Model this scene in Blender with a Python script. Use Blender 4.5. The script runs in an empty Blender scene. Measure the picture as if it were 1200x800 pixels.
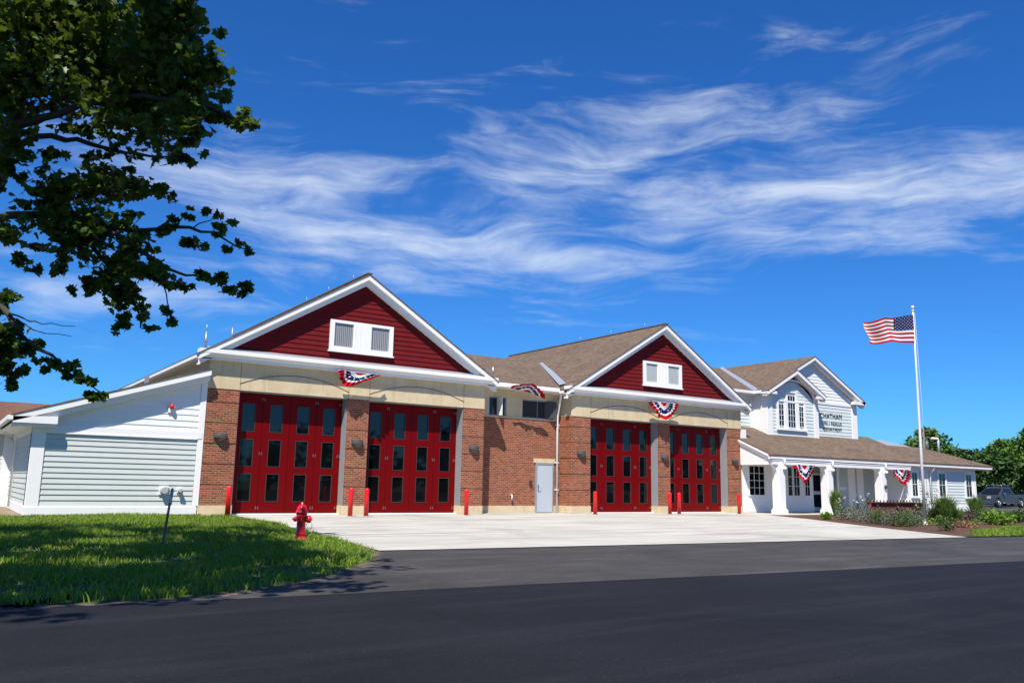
import bpy, math, random
import numpy as np
from mathutils import Vector, Matrix
random.seed(7); R=random.Random(11); NR=np.random.RandomState(5)
C=bpy.data.collections.new('scene'); bpy.context.scene.collection.children.link(C)
sc=bpy.context.scene

# ------------------------------------------------------------------ camera
CAM=Vector((-1.2474,-29.354,1.2231)); YAW,PIT,ROL,F=0.594929,0.16923,0.0194262,0.9756
Fw=Vector((math.sin(YAW)*math.cos(PIT),math.cos(YAW)*math.cos(PIT),math.sin(PIT)))
Rt=Vector((math.cos(YAW),-math.sin(YAW),0)); Up=Rt.cross(Fw)
R2=Rt*math.cos(ROL)+Up*math.sin(ROL); U2=-Rt*math.sin(ROL)+Up*math.cos(ROL)
cd=bpy.data.cameras.new('camera'); cam=bpy.data.objects.new('camera',cd); C.objects.link(cam)
cd.sensor_width=36; cd.lens=F*1000/1200*36; cd.clip_end=6000; cd.clip_start=.1
cam.matrix_world=Matrix.Translation(CAM)@Matrix((R2,U2,-Fw)).transposed().to_4x4()
sc.camera=cam
def W(px,py,D):   # point of the measured photograph at forward distance D (survey aid)
    d=Fw+R2*((px-600)/(F*1000))+U2*((400-py)/(F*1000)); return CAM+d*D

# ------------------------------------------------------------------ materials
def newmat(name):
    m=bpy.data.materials.new(name); m.use_nodes=True; nt=m.node_tree
    return m,nt,nt.nodes['Principled BSDF']
def N(nt,t,**k):
    n=nt.nodes.new(t)
    for a,v in k.items():
        if a in n.inputs: n.inputs[a].default_value=v
        else: setattr(n,a,v)
    return n
def mixc(nt,fac,a,b,mode='MIX'):
    n=nt.nodes.new('ShaderNodeMix'); n.data_type='RGBA'; n.blend_type=mode
    for s,v in ((0,fac),(6,a),(7,b)):
        if isinstance(v,(int,float)): n.inputs[s].default_value=v
        elif isinstance(v,tuple): n.inputs[s].default_value=v+(1,) if len(v)==3 else v
        else: nt.links.new(v,n.inputs[s])
    return n.outputs[2]
def objco(nt,world=True):
    if world: return N(nt,'ShaderNodeNewGeometry').outputs['Position']
    return N(nt,'ShaderNodeTexCoord').outputs['Object']
def noise(nt,co,scale,detail=4,rough=.55,dist=0):
    n=N(nt,'ShaderNodeTexNoise'); n.inputs['Scale'].default_value=scale; n.inputs['Detail'].default_value=detail
    n.inputs['Roughness'].default_value=rough; n.inputs['Distortion'].default_value=dist
    nt.links.new(co,n.inputs['Vector']); return n.outputs['Fac']
def ramp(nt,f,a,b):
    n=N(nt,'ShaderNodeMapRange'); n.inputs[1].default_value=a; n.inputs[2].default_value=b; nt.links.new(f,n.inputs[0]); return n.outputs[0]
def bump(nt,b,h,strength=.3,dist=.01):
    n=N(nt,'ShaderNodeBump'); n.inputs['Strength'].default_value=strength; n.inputs['Distance'].default_value=dist
    nt.links.new(h,n.inputs['Height']); nt.links.new(n.outputs[0],b.inputs['Normal'])
def mapv(nt,co,scale=(1,1,1),rot=(0,0,0)):
    n=N(nt,'ShaderNodeMapping'); n.inputs['Scale'].default_value=scale; n.inputs['Rotation'].default_value=rot
    nt.links.new(co,n.inputs[0]); return n.outputs[0]
def plain(name,col,rough=.6,var=.08,scale=3,metal=0,spec=.5,dirt=0,bmp=0):
    m,nt,b=newmat(name); co=objco(nt)
    f=noise(nt,co,scale)
    dk=tuple(c*(1-var*2) for c in col); lt=tuple(min(1,c*(1+var)) for c in col)
    c=mixc(nt,f,dk,lt)
    if dirt:
        g=ramp(nt,noise(nt,mapv(nt,co,(2.5,2.5,.35)),2.2,6,.7),.55,.8)
        c=mixc(nt,g,c,tuple(x*(1-dirt) for x in col))
    nt.links.new(c,b.inputs['Base Color'])
    b.inputs['Roughness'].default_value=rough; b.inputs['Metallic'].default_value=metal; b.inputs['Specular IOR Level'].default_value=spec
    if bmp: bump(nt,b,noise(nt,co,scale*12,3),bmp,.004)
    return m
M_={}
M_['white']=plain('white_paint',(.80,.80,.79),.5,.02,2,dirt=.10)
M_['siding']=plain('pale_siding_paint',(.52,.56,.535),.6,.04,1.5,dirt=.10,bmp=.1)
M_['siding_blue']=plain('pale_blue_siding_paint',(.60,.665,.655),.6,.04,1.5,dirt=.08)
M_['siding_white']=plain('white_siding_paint',(.76,.78,.79),.6,.03,1.5,dirt=.08,bmp=.1)
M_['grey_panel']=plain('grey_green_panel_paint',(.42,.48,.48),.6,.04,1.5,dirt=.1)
M_['red_siding']=plain('barn_red_siding_paint',(.14,.008,.010),.7,.12,2,spec=.15,dirt=.2,bmp=.1)
M_['red_door']=plain('glossy_red_door_paint',(.135,.0006,.0014),.42,.10,1.0,spec=.12,dirt=.12)
M_['bollard']=plain('red_bollard_plastic',(.72,.008,.010),.35,.05,4)
M_['hydrant']=plain('hydrant_red_paint',(.72,.010,.018),.3,.10,14,dirt=.2,bmp=.15)
M_['steel']=plain('galvanised_steel',(.42,.43,.44),.4,.12,6,metal=.6)
M_['jamb']=plain('grey_metal_jamb',(.34,.36,.38),.5,.06,3,metal=.3)
M_['door_grey']=plain('pale_grey_door_paint',(.42,.48,.54),.45,.03,2)
M_['lamp']=plain('grey_lamp_metal',(.12,.12,.12),.45,.1,8,metal=.5)
M_['chrome']=plain('bright_chrome',(.6,.6,.62),.25,.1,8,metal=1)
M_['dark']=plain('dark_frame',(.045,.04,.04),.5,.15,5)
M_['black']=plain('black_rubber',(.015,.015,.016),.6,.2,8)
M_['flash']=plain('grey_flashing_metal',(.36,.39,.45),.45,.08,4,metal=.3)
M_['joint']=plain('dark_joint',(.17,.14,.10),.9,.1,4)
M_['rust']=plain('rusted_steel',(.16,.045,.022),.8,.35,7,dirt=.5,bmp=.4)
M_['pole']=plain('brushed_aluminium',(.70,.70,.70),.4,.05,3,metal=.1)
M_['bark']=plain('maple_bark',(.06,.05,.04),.9,.3,9,bmp=.7)
M_['post']=plain('weathered_post',(.17,.15,.125),.8,.25,20,bmp=.3)
M_['truck']=plain('charcoal_car_paint',(.065,.072,.088),.25,.05,2,metal=.4)
M_['darkcar']=plain('dark_car_paint',(.02,.02,.026),.25,.05,2,metal=.3)
M_['solar']=plain('dark_panel',(.02,.03,.08),.2,.1,4)
M_['brownroof']=None
def glass(name,col,rough=.03):
    m,nt,b=newmat(name); co=objco(nt)
    nt.links.new(mixc(nt,noise(nt,co,1.1,3),tuple(c*.4 for c in col),col),b.inputs['Base Color'])
    b.inputs['Roughness'].default_value=rough; b.inputs['Specular IOR Level'].default_value=.6
    bump(nt,b,noise(nt,co,1.3,2),.05,.02); return m
M_['glass']=glass('dark_door_glass',(.004,.005,.006))
M_['winglass']=glass('window_glass',(.006,.007,.010),.05)
M_['carglass']=glass('car_glass',(.01,.012,.014),.04)
def wavy_reflect():  # wavy reflections in the glass are painted into the pane colour
    m,nt,b=newmat('grey_shaded_pane'); co=objco(nt)
    w=N(nt,'ShaderNodeTexWave'); w.inputs['Scale'].default_value=2.6; w.inputs['Distortion'].default_value=1.6; w.inputs['Detail'].default_value=1
    nt.links.new(mapv(nt,co,(1.6,1,.35)),w.inputs['Vector'])
    nt.links.new(mixc(nt,w.outputs['Fac'],(.10,.11,.12),(.34,.35,.36)),b.inputs['Base Color']); b.inputs['Roughness'].default_value=.3
    return m
M_['louver']=wavy_reflect()
M_['louver_pale']=plain('pale_shaded_pane',(.40,.43,.44),.3,.08,4)
def brick():
    m,nt,b=newmat('red_brick'); co=objco(nt)
    s=N(nt,'ShaderNodeSeparateXYZ'); nt.links.new(co,s.inputs[0])
    a=N(nt,'ShaderNodeMath',operation='ADD'); nt.links.new(s.outputs[0],a.inputs[0]); nt.links.new(s.outputs[1],a.inputs[1])
    c=N(nt,'ShaderNodeCombineXYZ'); nt.links.new(a.outputs[0],c.inputs[0]); nt.links.new(s.outputs[2],c.inputs[1])
    t=N(nt,'ShaderNodeTexBrick'); nt.links.new(c.outputs[0],t.inputs['Vector'])
    t.inputs['Scale'].default_value=1; t.inputs['Brick Width'].default_value=.215; t.inputs['Row Height'].default_value=.075
    t.inputs['Mortar Size'].default_value=.008; t.inputs['Mortar Smooth'].default_value=.3; t.inputs['Bias'].default_value=-.1
    t.inputs['Color1'].default_value=(.34,.088,.034,1); t.inputs['Color2'].default_value=(.12,.034,.016,1); t.inputs['Mortar'].default_value=(.40,.30,.22,1)
    f=noise(nt,co,2.2,5,.6)
    col=mixc(nt,ramp(nt,f,.35,.7),t.outputs['Color'],mixc(nt,.5,t.outputs['Color'],(.22,.075,.042)))
    col=mixc(nt,ramp(nt,noise(nt,co,14,3),.5,.75),col,mixc(nt,1.0,col,(.78,.72,.7),'MULTIPLY'))
    nt.links.new(col,b.inputs['Base Color']); b.inputs['Roughness'].default_value=.85; b.inputs['Specular IOR Level'].default_value=.25
    inv=N(nt,'ShaderNodeMath',operation='SUBTRACT'); inv.inputs[0].default_value=1; nt.links.new(t.outputs['Fac'],inv.inputs[1])
    bump(nt,b,inv.outputs[0],.6,.008); return m
M_['brick']=brick()
def stone():
    m,nt,b=newmat('tan_cast_stone'); co=objco(nt)
    f=noise(nt,co,1.5,6,.65)
    c=mixc(nt,ramp(nt,f,.3,.7),(.50,.40,.24),(.62,.52,.35))
    c=mixc(nt,ramp(nt,noise(nt,mapv(nt,co,(2,2,.3)),2.5,5),.55,.8),c,(.40,.34,.24))
    nt.links.new(c,b.inputs['Base Color']); b.inputs['Roughness'].default_value=.8; bump(nt,b,noise(nt,co,60,3),.15,.004); return m
M_['stone']=stone()
def shingle(axis,c1=(.20,.145,.105),c2=(.085,.062,.048)):
    m,nt,b=newmat('asphalt_shingles'); co=objco(nt)
    s=N(nt,'ShaderNodeSeparateXYZ'); nt.links.new(co,s.inputs[0])
    c=N(nt,'ShaderNodeCombineXYZ'); nt.links.new(s.outputs[axis],c.inputs[0]); nt.links.new(s.outputs[2],c.inputs[1])
    t=N(nt,'ShaderNodeTexBrick'); nt.links.new(c.outputs[0],t.inputs['Vector'])
    rh=.075
    t.inputs['Scale'].default_value=1; t.inputs['Brick Width'].default_value=.24; t.inputs['Row Height'].default_value=rh
    t.inputs['Mortar Size'].default_value=.006; t.inputs['Bias'].default_value=0
    t.inputs['Color1'].default_value=c1+(1,); t.inputs['Color2'].default_value=c2+(1,); t.inputs['Mortar'].default_value=(.04,.03,.025,1)
    f=noise(nt,co,9,4,.7)
    col=mixc(nt,ramp(nt,f,.35,.65),t.outputs['Color'],tuple((a+b_)/2*1.1 for a,b_ in zip(c1,c2)))
    g=noise(nt,co,.5,3); col=mixc(nt,ramp(nt,g,.3,.7),col,mixc(nt,1.0,col,(.82,.82,.82),'MULTIPLY'))
    nt.links.new(col,b.inputs['Base Color']); b.inputs['Roughness'].default_value=.9; b.inputs['Specular IOR Level'].default_value=.2
    bump(nt,b,t.outputs['Fac'],.5,.01); return m
M_['roof_y']=shingle(1); M_['roof_x']=shingle(0); M_['roof_old']=shingle(0,(.22,.11,.075),(.10,.05,.038))
def ground_mat(name,c1,c2,scale,rough=.9,streak=None,grain=60,gs=.3,joints=None,spec=.3):
    m,nt,b=newmat(name); co=objco(nt)
    c=mixc(nt,ramp(nt,noise(nt,co,scale,6,.6),.3,.7),c1,c2)
    if streak:
        f=ramp(nt,noise(nt,mapv(nt,co,streak[1],(0,0,streak[2])),streak[3],6,.65,.6),.5,.72)
        c=mixc(nt,f,c,streak[0])
    g=noise(nt,co,grain,2,.7)
    c=mixc(nt,ramp(nt,g,.3,.75),mixc(nt,1.0,c,(1-gs,)*3,'MULTIPLY'),c)
    if joints:
        t=N(nt,'ShaderNodeTexBrick'); nt.links.new(co,t.inputs['Vector']); t.offset=0
        t.inputs['Scale'].default_value=1; t.inputs['Brick Width'].default_value=joints; t.inputs['Row Height'].default_value=joints; t.inputs['Mortar Size'].default_value=.012
        c=mixc(nt,t.outputs['Fac'],c,mixc(nt,1.0,c,(.5,.48,.46),'MULTIPLY'))
    if 'asphalt' in name or 'concrete' in name:
        vo=N(nt,'ShaderNodeTexVoronoi'); vo.inputs['Scale'].default_value=17; nt.links.new(co,vo.inputs['Vector'])
        k_=3.2 if 'asphalt' in name else .8
        c=mixc(nt,ramp(nt,vo.outputs['Distance'],.15,.09),c,mixc(nt,1.0,c,(k_,)*3,'MULTIPLY'))
        pt=ramp(nt,noise(nt,co,.22,5,.7,.8),.56,.64); c=mixc(nt,pt,c,mixc(nt,1.0,c,(.80,.80,.80),'MULTIPLY'))
        ck=N(nt,'ShaderNodeTexVoronoi'); ck.feature='DISTANCE_TO_EDGE'; ck.inputs['Scale'].default_value=.16
        wn=N(nt,'ShaderNodeTexNoise'); wn.inputs['Scale'].default_value=.9; wn.inputs['Detail'].default_value=6; nt.links.new(co,wn.inputs['Vector'])
        nt.links.new(mixc(nt,.16,co,wn.outputs['Color'],'ADD') if False else co,ck.inputs['Vector'])
        sp_=ramp(nt,noise(nt,co,5.5,3,.6),.70,.76); c=mixc(nt,sp_,c,mixc(nt,1.0,c,(.78,.76,.74),'MULTIPLY'))
    nt.links.new(c,b.inputs['Base Color']); b.inputs['Roughness'].default_value=rough; b.inputs['Specular IOR Level'].default_value=spec
    bump(nt,b,g,.4,.006); return m
M_['concrete']=ground_mat('pale_concrete',(.40,.39,.355),(.52,.505,.46),.35,.85,((.22,.20,.175),(.16,2.6,1),-.12,1.0),80,.10,joints=4.6)
M_['road']=ground_mat('fresh_asphalt',(.009,.0095,.012),(.015,.0155,.020),.5,.8,((.023,.024,.029),(.12,1.6,1),.03,1.0),70,.5,spec=.18)
M_['apron']=ground_mat('older_asphalt',(.042,.040,.039),(.066,.062,.058),.7,.85,((.095,.089,.083),(.3,1.2,1),.1,1.2),90,.4)
M_['soil']=ground_mat('lawn_soil',(.035,.07,.010),(.07,.11,.02),1.2,.95,((.16,.13,.07),(.3,2.0,1),0,1.0),30,.4)
M_['mulch']=ground_mat('red_brown_mulch',(.075,.036,.020),(.15,.078,.048),3,.95,None,30,.5)
M_['field']=ground_mat('far_grass',(.045,.08,.02),(.08,.12,.035),.2,.95,None,8,.4)
M_['sand']=ground_mat('bare_sandy_soil',(.20,.16,.11),(.32,.26,.18),1.5,.95,None,30,.3)
M_['edge']=ground_mat('dusty_gravel_edge',(.075,.065,.052),(.17,.14,.105),3,.95,None,60,.4)
M_['parking']=ground_mat('parking_asphalt',(.06,.06,.062),(.09,.09,.09),.5,.9,None,60,.3)
def leafmat(name,c1,c2,trans=.35,rough=.55,spec=.3):
    m,nt,b=newmat(name); 
    oi=N(nt,'ShaderNodeObjectInfo'); g=N(nt,'ShaderNodeNewGeometry')
    f=noise(nt,g.outputs['Position'],5,2)
    rp=g.outputs['Random Per Island']
    c=mixc(nt,rp,c1,c2); c=mixc(nt,ramp(nt,f,.3,.7),c,tuple((a+b_)*.5 for a,b_ in zip(c1,c2)))
    nt.links.new(c,b.inputs['Base Color']); b.inputs['Roughness'].default_value=rough; b.inputs['Specular IOR Level'].default_value=spec
    tr=N(nt,'ShaderNodeBsdfTranslucent'); nt.links.new(mixc(nt,.5,c,(.16,.24,.02)),tr.inputs[0])
    mx=N(nt,'ShaderNodeMixShader'); mx.inputs[0].default_value=trans
    out=nt.nodes['Material Output']; nt.links.new(b.outputs[0],mx.inputs[1]); nt.links.new(tr.outputs[0],mx.inputs[2]); nt.links.new(mx.outputs[0],out.inputs[0])
    return m
L_={}
L_['maple']=leafmat('maple_leaf',(.022,.058,.008),(.12,.18,.022),.36,.42)
L_['far']=leafmat('far_leaf',(.03,.08,.010),(.10,.19,.025),.15,.7)
L_['fardark']=leafmat('far_dark_leaf',(.018,.05,.012),(.05,.11,.02),.12,.7)
L_['shadewood']=leafmat('shade_wood_leaf',(.006,.014,.004),(.015,.028,.007),.05,.9,.1)  # backlit shade of the roadside trees put into a near-black leaf colour
L_['bright']=leafmat('bright_leaf',(.07,.17,.015),(.17,.30,.03),.35)
L_['green']=leafmat('green_leaf',(.03,.08,.015),(.08,.15,.03),.3)
L_['darkleaf']=leafmat('dark_leaf',(.015,.045,.010),(.04,.08,.018),.2)
L_['lav']=leafmat('grey_lavender_leaf',(.08,.12,.065),(.21,.21,.20),.2,.8)
L_['purple']=leafmat('purple_leaf',(.045,.02,.04),(.10,.05,.07),.2)
L_['redleaf']=leafmat('russet_leaf',(.22,.07,.035),(.38,.20,.13),.2)
L_['petal']=leafmat('cream_petal',(.70,.66,.58),(.8,.74,.70),.3)
L_['mauve']=leafmat('mauve_petal',(.30,.16,.38),(.50,.32,.55),.3)
L_['blade']=leafmat('grass_blade',(.07,.19,.010),(.30,.42,.04),.4,.6)
L_['tallgrass']=leafmat('tall_grass_blade',(.07,.16,.035),(.18,.30,.07),.35,.6)
L_['seed']=leafmat('dry_grass_blade',(.25,.22,.10),(.4,.33,.17),.3,.7)
L_['cloth_red']=leafmat('red_cloth',(.38,.005,.014),(.38,.005,.014),.1,.8,.1)
L_['cloth_white']=leafmat('white_cloth',(.70,.69,.69),(.70,.69,.69),.2,.8,.1)
L_['cloth_blue']=leafmat('navy_cloth',(.008,.013,.085),(.008,.013,.085),.1,.8,.1)
for k in ('cloth_red','cloth_white','cloth_blue'):   # the translucent tint follows the cloth
    nt=L_[k].node_tree
    for n in nt.nodes:
        if n.type=='MIX' and tuple(round(x,2) for x in n.inputs[7].default_value[:3])==(.16,.24,.02): n.inputs[0].default_value=0

# ------------------------------------------------------------------ mesh helpers
WO={}   # object -> world origin
class MB:
    def __init__(s): s.v=[]; s.f=[]; s.m=[]; s.cm=0; s.sm=[]
    def add(s,vs,fs,smooth=False):
        o=len(s.v); s.v+= [tuple(v) for v in vs]
        for f in fs: s.f.append(tuple(i+o for i in f)); s.m.append(s.cm); s.sm.append(smooth)
        return s
    def box(s,x0,x1,y0,y1,z0,z1):
        if x0>x1:x0,x1=x1,x0
        if y0>y1:y0,y1=y1,y0
        if z0>z1:z0,z1=z1,z0
        return s.add([(x,y,z) for x in (x0,x1) for y in (y0,y1) for z in (z0,z1)],
          [(0,1,3,2),(4,6,7,5),(0,4,5,1),(2,3,7,6),(0,2,6,4),(1,5,7,3)])
    def bbox(s,x0,x1,y0,y1,z0,z1,c=.006):   # box with chamfered vertical front edges
        return s.prism([(x0+c,y0,z0),(x1-c,y0,z0),(x1,y0+c,z0),(x1,y1,z0),(x0,y1,z0),(x0,y0+c,z0)],(0,0,z1-z0))
    def prism(s,poly,off):
        n=len(poly); o=Vector(off); vs=[Vector(p) for p in poly]+[Vector(p)+o for p in poly]
        return s.add(vs,[tuple(range(n)),tuple(range(2*n-1,n-1,-1))]+[(i,i+n,(i+1)%n+n,(i+1)%n) for i in range(n)])
    def quad(s,*p): return s.add(p,[tuple(range(len(p)))])
    def slope(s,xa,za,xb,zb,h0,h1,y0,y1):
        return s.prism([(xa,y0,za-h1),(xb,y0,zb-h1),(xb,y0,zb-h0),(xa,y0,za-h0)],(0,y1-y0,0))
    def slopey(s,ya,za,yb,zb,h0,h1,x0,x1):
        return s.prism([(x0,ya,za-h1),(x0,yb,zb-h1),(x0,yb,zb-h0),(x0,ya,za-h0)],(x1-x0,0,0))
    def tube(s,pts,rad,n=8,caps=True,smooth=True):
        pts=[Vector(p) for p in pts]
        if not hasattr(rad,'__len__'): rad=[rad]*len(pts)
        vs=[];prev=None
        for i,p in enumerate(pts):
            t=(pts[min(i+1,len(pts)-1)]-pts[max(i-1,0)]).normalized()
            a=Vector((0,0,1)) if abs(t.z)<.9 else Vector((1,0,0))
            if prev is not None: a=prev
            u=(a-t*a.dot(t)).normalized(); w=t.cross(u); prev=u
            vs+=[p+(u*math.cos(2*math.pi*k/n)+w*math.sin(2*math.pi*k/n))*rad[i] for k in range(n)]
        fs=[(i*n+k,i*n+(k+1)%n,(i+1)*n+(k+1)%n,(i+1)*n+k) for i in range(len(pts)-1) for k in range(n)]
        s.add(vs,fs,smooth)
        if caps:
            o=len(s.v)-len(vs)
            s.f.append(tuple(o+k for k in range(n-1,-1,-1))); s.m.append(s.cm); s.sm.append(False)
            s.f.append(tuple(len(s.v)-n+k for k in range(n))); s.m.append(s.cm); s.sm.append(False)
        return s
    def lathe(s,prof,cx,cy,z0=0,n=20,ang=(0,2*math.pi)):
        return s.tube([(cx,cy,z0+z) for r,z in prof],[max(r,.0005) for r,z in prof],n)
    def build(s,name,mat,parent=None,origin=None):
        v=np.array(s.v,dtype=float)
        if origin is None:
            mn=v.min(0);mx=v.max(0); origin=((mn[0]+mx[0])/2,(mn[1]+mx[1])/2,mn[2])
        origin=Vector(origin)
        me=bpy.data.meshes.new(name); me.from_pydata((v-np.array(origin)).tolist(),[],s.f)
        for m in (mat if isinstance(mat,(list,tuple)) else [mat]): me.materials.append(m)
        me.polygons.foreach_set('material_index',s.m); me.polygons.foreach_set('use_smooth',s.sm); me.update()
        o=bpy.data.objects.new(name,me); C.objects.link(o); WO[o.name]=origin
        if parent is not None:
            o.parent=parent; o.location=origin-WO[parent.name]
        else: o.location=origin
        return o
def tag(o,label=None,cat=None,group=None,kind=None):
    for k,v in (('label',label),('category',cat),('group',group),('kind',kind)):
        if v: o[k]=v
    return o
def empty(name,loc,label,cat,group=None):
    o=bpy.data.objects.new(name,None); C.objects.link(o); o.location=loc; WO[o.name]=Vector(loc); o.empty_display_size=.2
    return tag(o,label,cat,group)
def copy_tree(o,parent=None):
    c=o.copy(); C.objects.link(c); c.parent=parent; WO[c.name]=WO[o.name]
    for ch in list(o.children): copy_tree(ch,c)
    return c
def clip(poly,a,b,c):  # keep a*u+b*v>=c
    out=[]
    for i in range(len(poly)):
        p,q=poly[i],poly[(i+1)%len(poly)]; dp=a*p[0]+b*p[1]-c; dq=a*q[0]+b*q[1]-c
        if dp>=0: out.append(p)
        if dp*dq<0:
            t=dp/(dp-dq); out.append((p[0]+(q[0]-p[0])*t,p[1]+(q[1]-p[1])*t))
    return out
def clap(mb,poly,pos,exp=.18,t=.022,face='-y'):
    """lapped boards over a convex (u,z) outline on a wall plane facing -y or -x"""
    z0=min(p[1] for p in poly); z1=max(p[1] for p in poly); n=max(1,int(round((z1-z0)/exp)))
    e=(z1-z0)/n
    for i in range(n):
        a=z0+i*e; b=a+e; s=clip(clip(poly,0,1,a),0,-1,-b)
        if len(s)<3: continue
        def P(u,z,d): return (u,pos-d,z) if face=='-y' else (pos-d,u,z)
        mb.quad(*[P(u,z,t*(b-z)/e+.002) for u,z in s])
        lo=[p for p in s if abs(p[1]-a)<1e-6]
        if len(lo)>=2:
            u0=min(p[0] for p in lo);u1=max(p[0] for p in lo)
            mb.quad(P(u0,a,t+.002),P(u1,a,t+.002),P(u1,a,0),P(u0,a,0))
    return mb

# ------------------------------------------------------------------ ground
def sheet(name,pts,z,mat,kind='structure',sub=None):
    m=MB(); m.add([(x,y,z) for x,y in pts],[tuple(range(len(pts)))]); return tag(m.build(name,mat),kind=kind)
sheet('ground',[(-1500,-1500),(1500,-1500),(1500,1500),(-1500,1500)],-.03,M_['field'])
def rnd(pts,n=6):   # smooth a polyline
    out=[]
    for i in range(len(pts)-1):
        p0=pts[max(i-1,0)];p1=pts[i];p2=pts[i+1];p3=pts[min(i+2,len(pts)-1)]
        for k in range(n):
            t=k/n
            out.append(tuple(.5*((2*p1[j])+(-p0[j]+p2[j])*t+(2*p0[j]-5*p1[j]+4*p2[j]-p3[j])*t*t+(-p0[j]+3*p1[j]-3*p2[j]+p3[j])*t**3) for j in (0,1)))
    return out+[pts[-1]]
lawn_edge=rnd([(-60,-18.6),(-20,-19.3),(-1.9,-19.68),(-.6,-19.85),(.9,-19.95),(1.9,-19.6),(2.6,-19.1),(3.6,-18.1),(4.7,-16.6),(5.4,-15.2),(5.6,-14.3)])
RJ=random.Random(4)
raw_edge=list(lawn_edge)
lawn_edge=[(x+RJ.uniform(-.01,.01),y+RJ.uniform(-.05,.05)) for x,y in rnd(lawn_edge,4)]
lawn_right=rnd([(5.6,-14.3),(5.95,-12.2),(6.3,-9.5),(6.65,-6.7),(7.0,-3.2),(7.1,-1.5)])
sheet('older_asphalt',[(-60,-21.2),(.8,-21.0),(60,-25),(90,-27),(90,-19),(24.6,-16.95),(23.0,-16.65),(5.3,-15.0),(4.4,-14.6),(-60,-16)],-.018,M_['apron'])
sheet('road',[(-300,-19.4),(-60,-19.9),(-.7,-20.1),(2.6,-20.42),(4.8,-20.55),(9.05,-20.95),(15.5,-21.5),(40,-23.2),(300,-40),(300,-60),(-300,-60)],-.008,M_['road'])
bed_edge=rnd([(31.6,-3.0),(30.5,-4.9),(29.4,-6.8),(26.8,-10.5),(24.6,-13.9),(23.0,-16.6)])
sheet('concrete_apron',[(5.50,-15.24),(8.2,-15.5),(16,-16.15),(22.95,-16.72)]+bed_edge[::-1]+[(33.5,-3.0),(47,-2.6),(47,1.2),(6.05,1.2),(6.05,-1.2)]+lawn_right[::-1],-.004,M_['concrete'])
lawn_poly=lawn_edge+lawn_right+[(6.0,-1.2),(6.0,-.05),(1.05,-.05),(1.05,2),(-60,2)]
sheet('lawn',lawn_poly,-.014,M_['soil'])
mb_=MB(); dd_=[RJ.uniform(.03,.26) for _ in lawn_edge]
for k in range(len(lawn_edge)-1):
    (xa_,ya_),(xb_,yb_)=lawn_edge[k],lawn_edge[k+1]
    if xb_<=xa_: continue
    sx_=lambda x:.6 if x>2 else .1
    mb_.quad((xa_,ya_,-.0155),(xa_+dd_[k]*sx_(xa_),ya_-dd_[k],-.0155),(xb_+dd_[k+1]*sx_(xb_),yb_-dd_[k+1],-.0155),(xb_,yb_,-.0155))
tag(mb_.build('lawn_border',M_['edge']),kind='structure')
sheet('bare_soil',[(-3,-1.0),(-.5,-1.6),(.6,-.9),(1.02,-.06),(1.02,8.2),(-3,8.2)],.008,M_['sand'])
sheet('mulch_bed',bed_edge+[(23.4,-16.75),(26,-15.2),(30,-14.2),(36,-13.2),(60,-11),(60,-4.5),(54,-1.8),(47.2,-1.7),(47.2,-2.6),(33.5,-3.0)],.004,M_['mulch'])
sheet('verge',[(23.3,-16.75),(24.6,-15.8),(27.5,-14.6),(32,-13.7),(40,-12.6),(60,-11),(60,-19.2),(24.7,-16.95)],.008,M_['soil'])
sheet('parking_lot',[(55.5,-6.5),(120,-10),(160,70),(56,60)],-.006,M_['parking'])
sheet('far_verge',[(72,-4),(140,-2),(140,4.5),(74,3.0)],.0,M_['field'])

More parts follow.
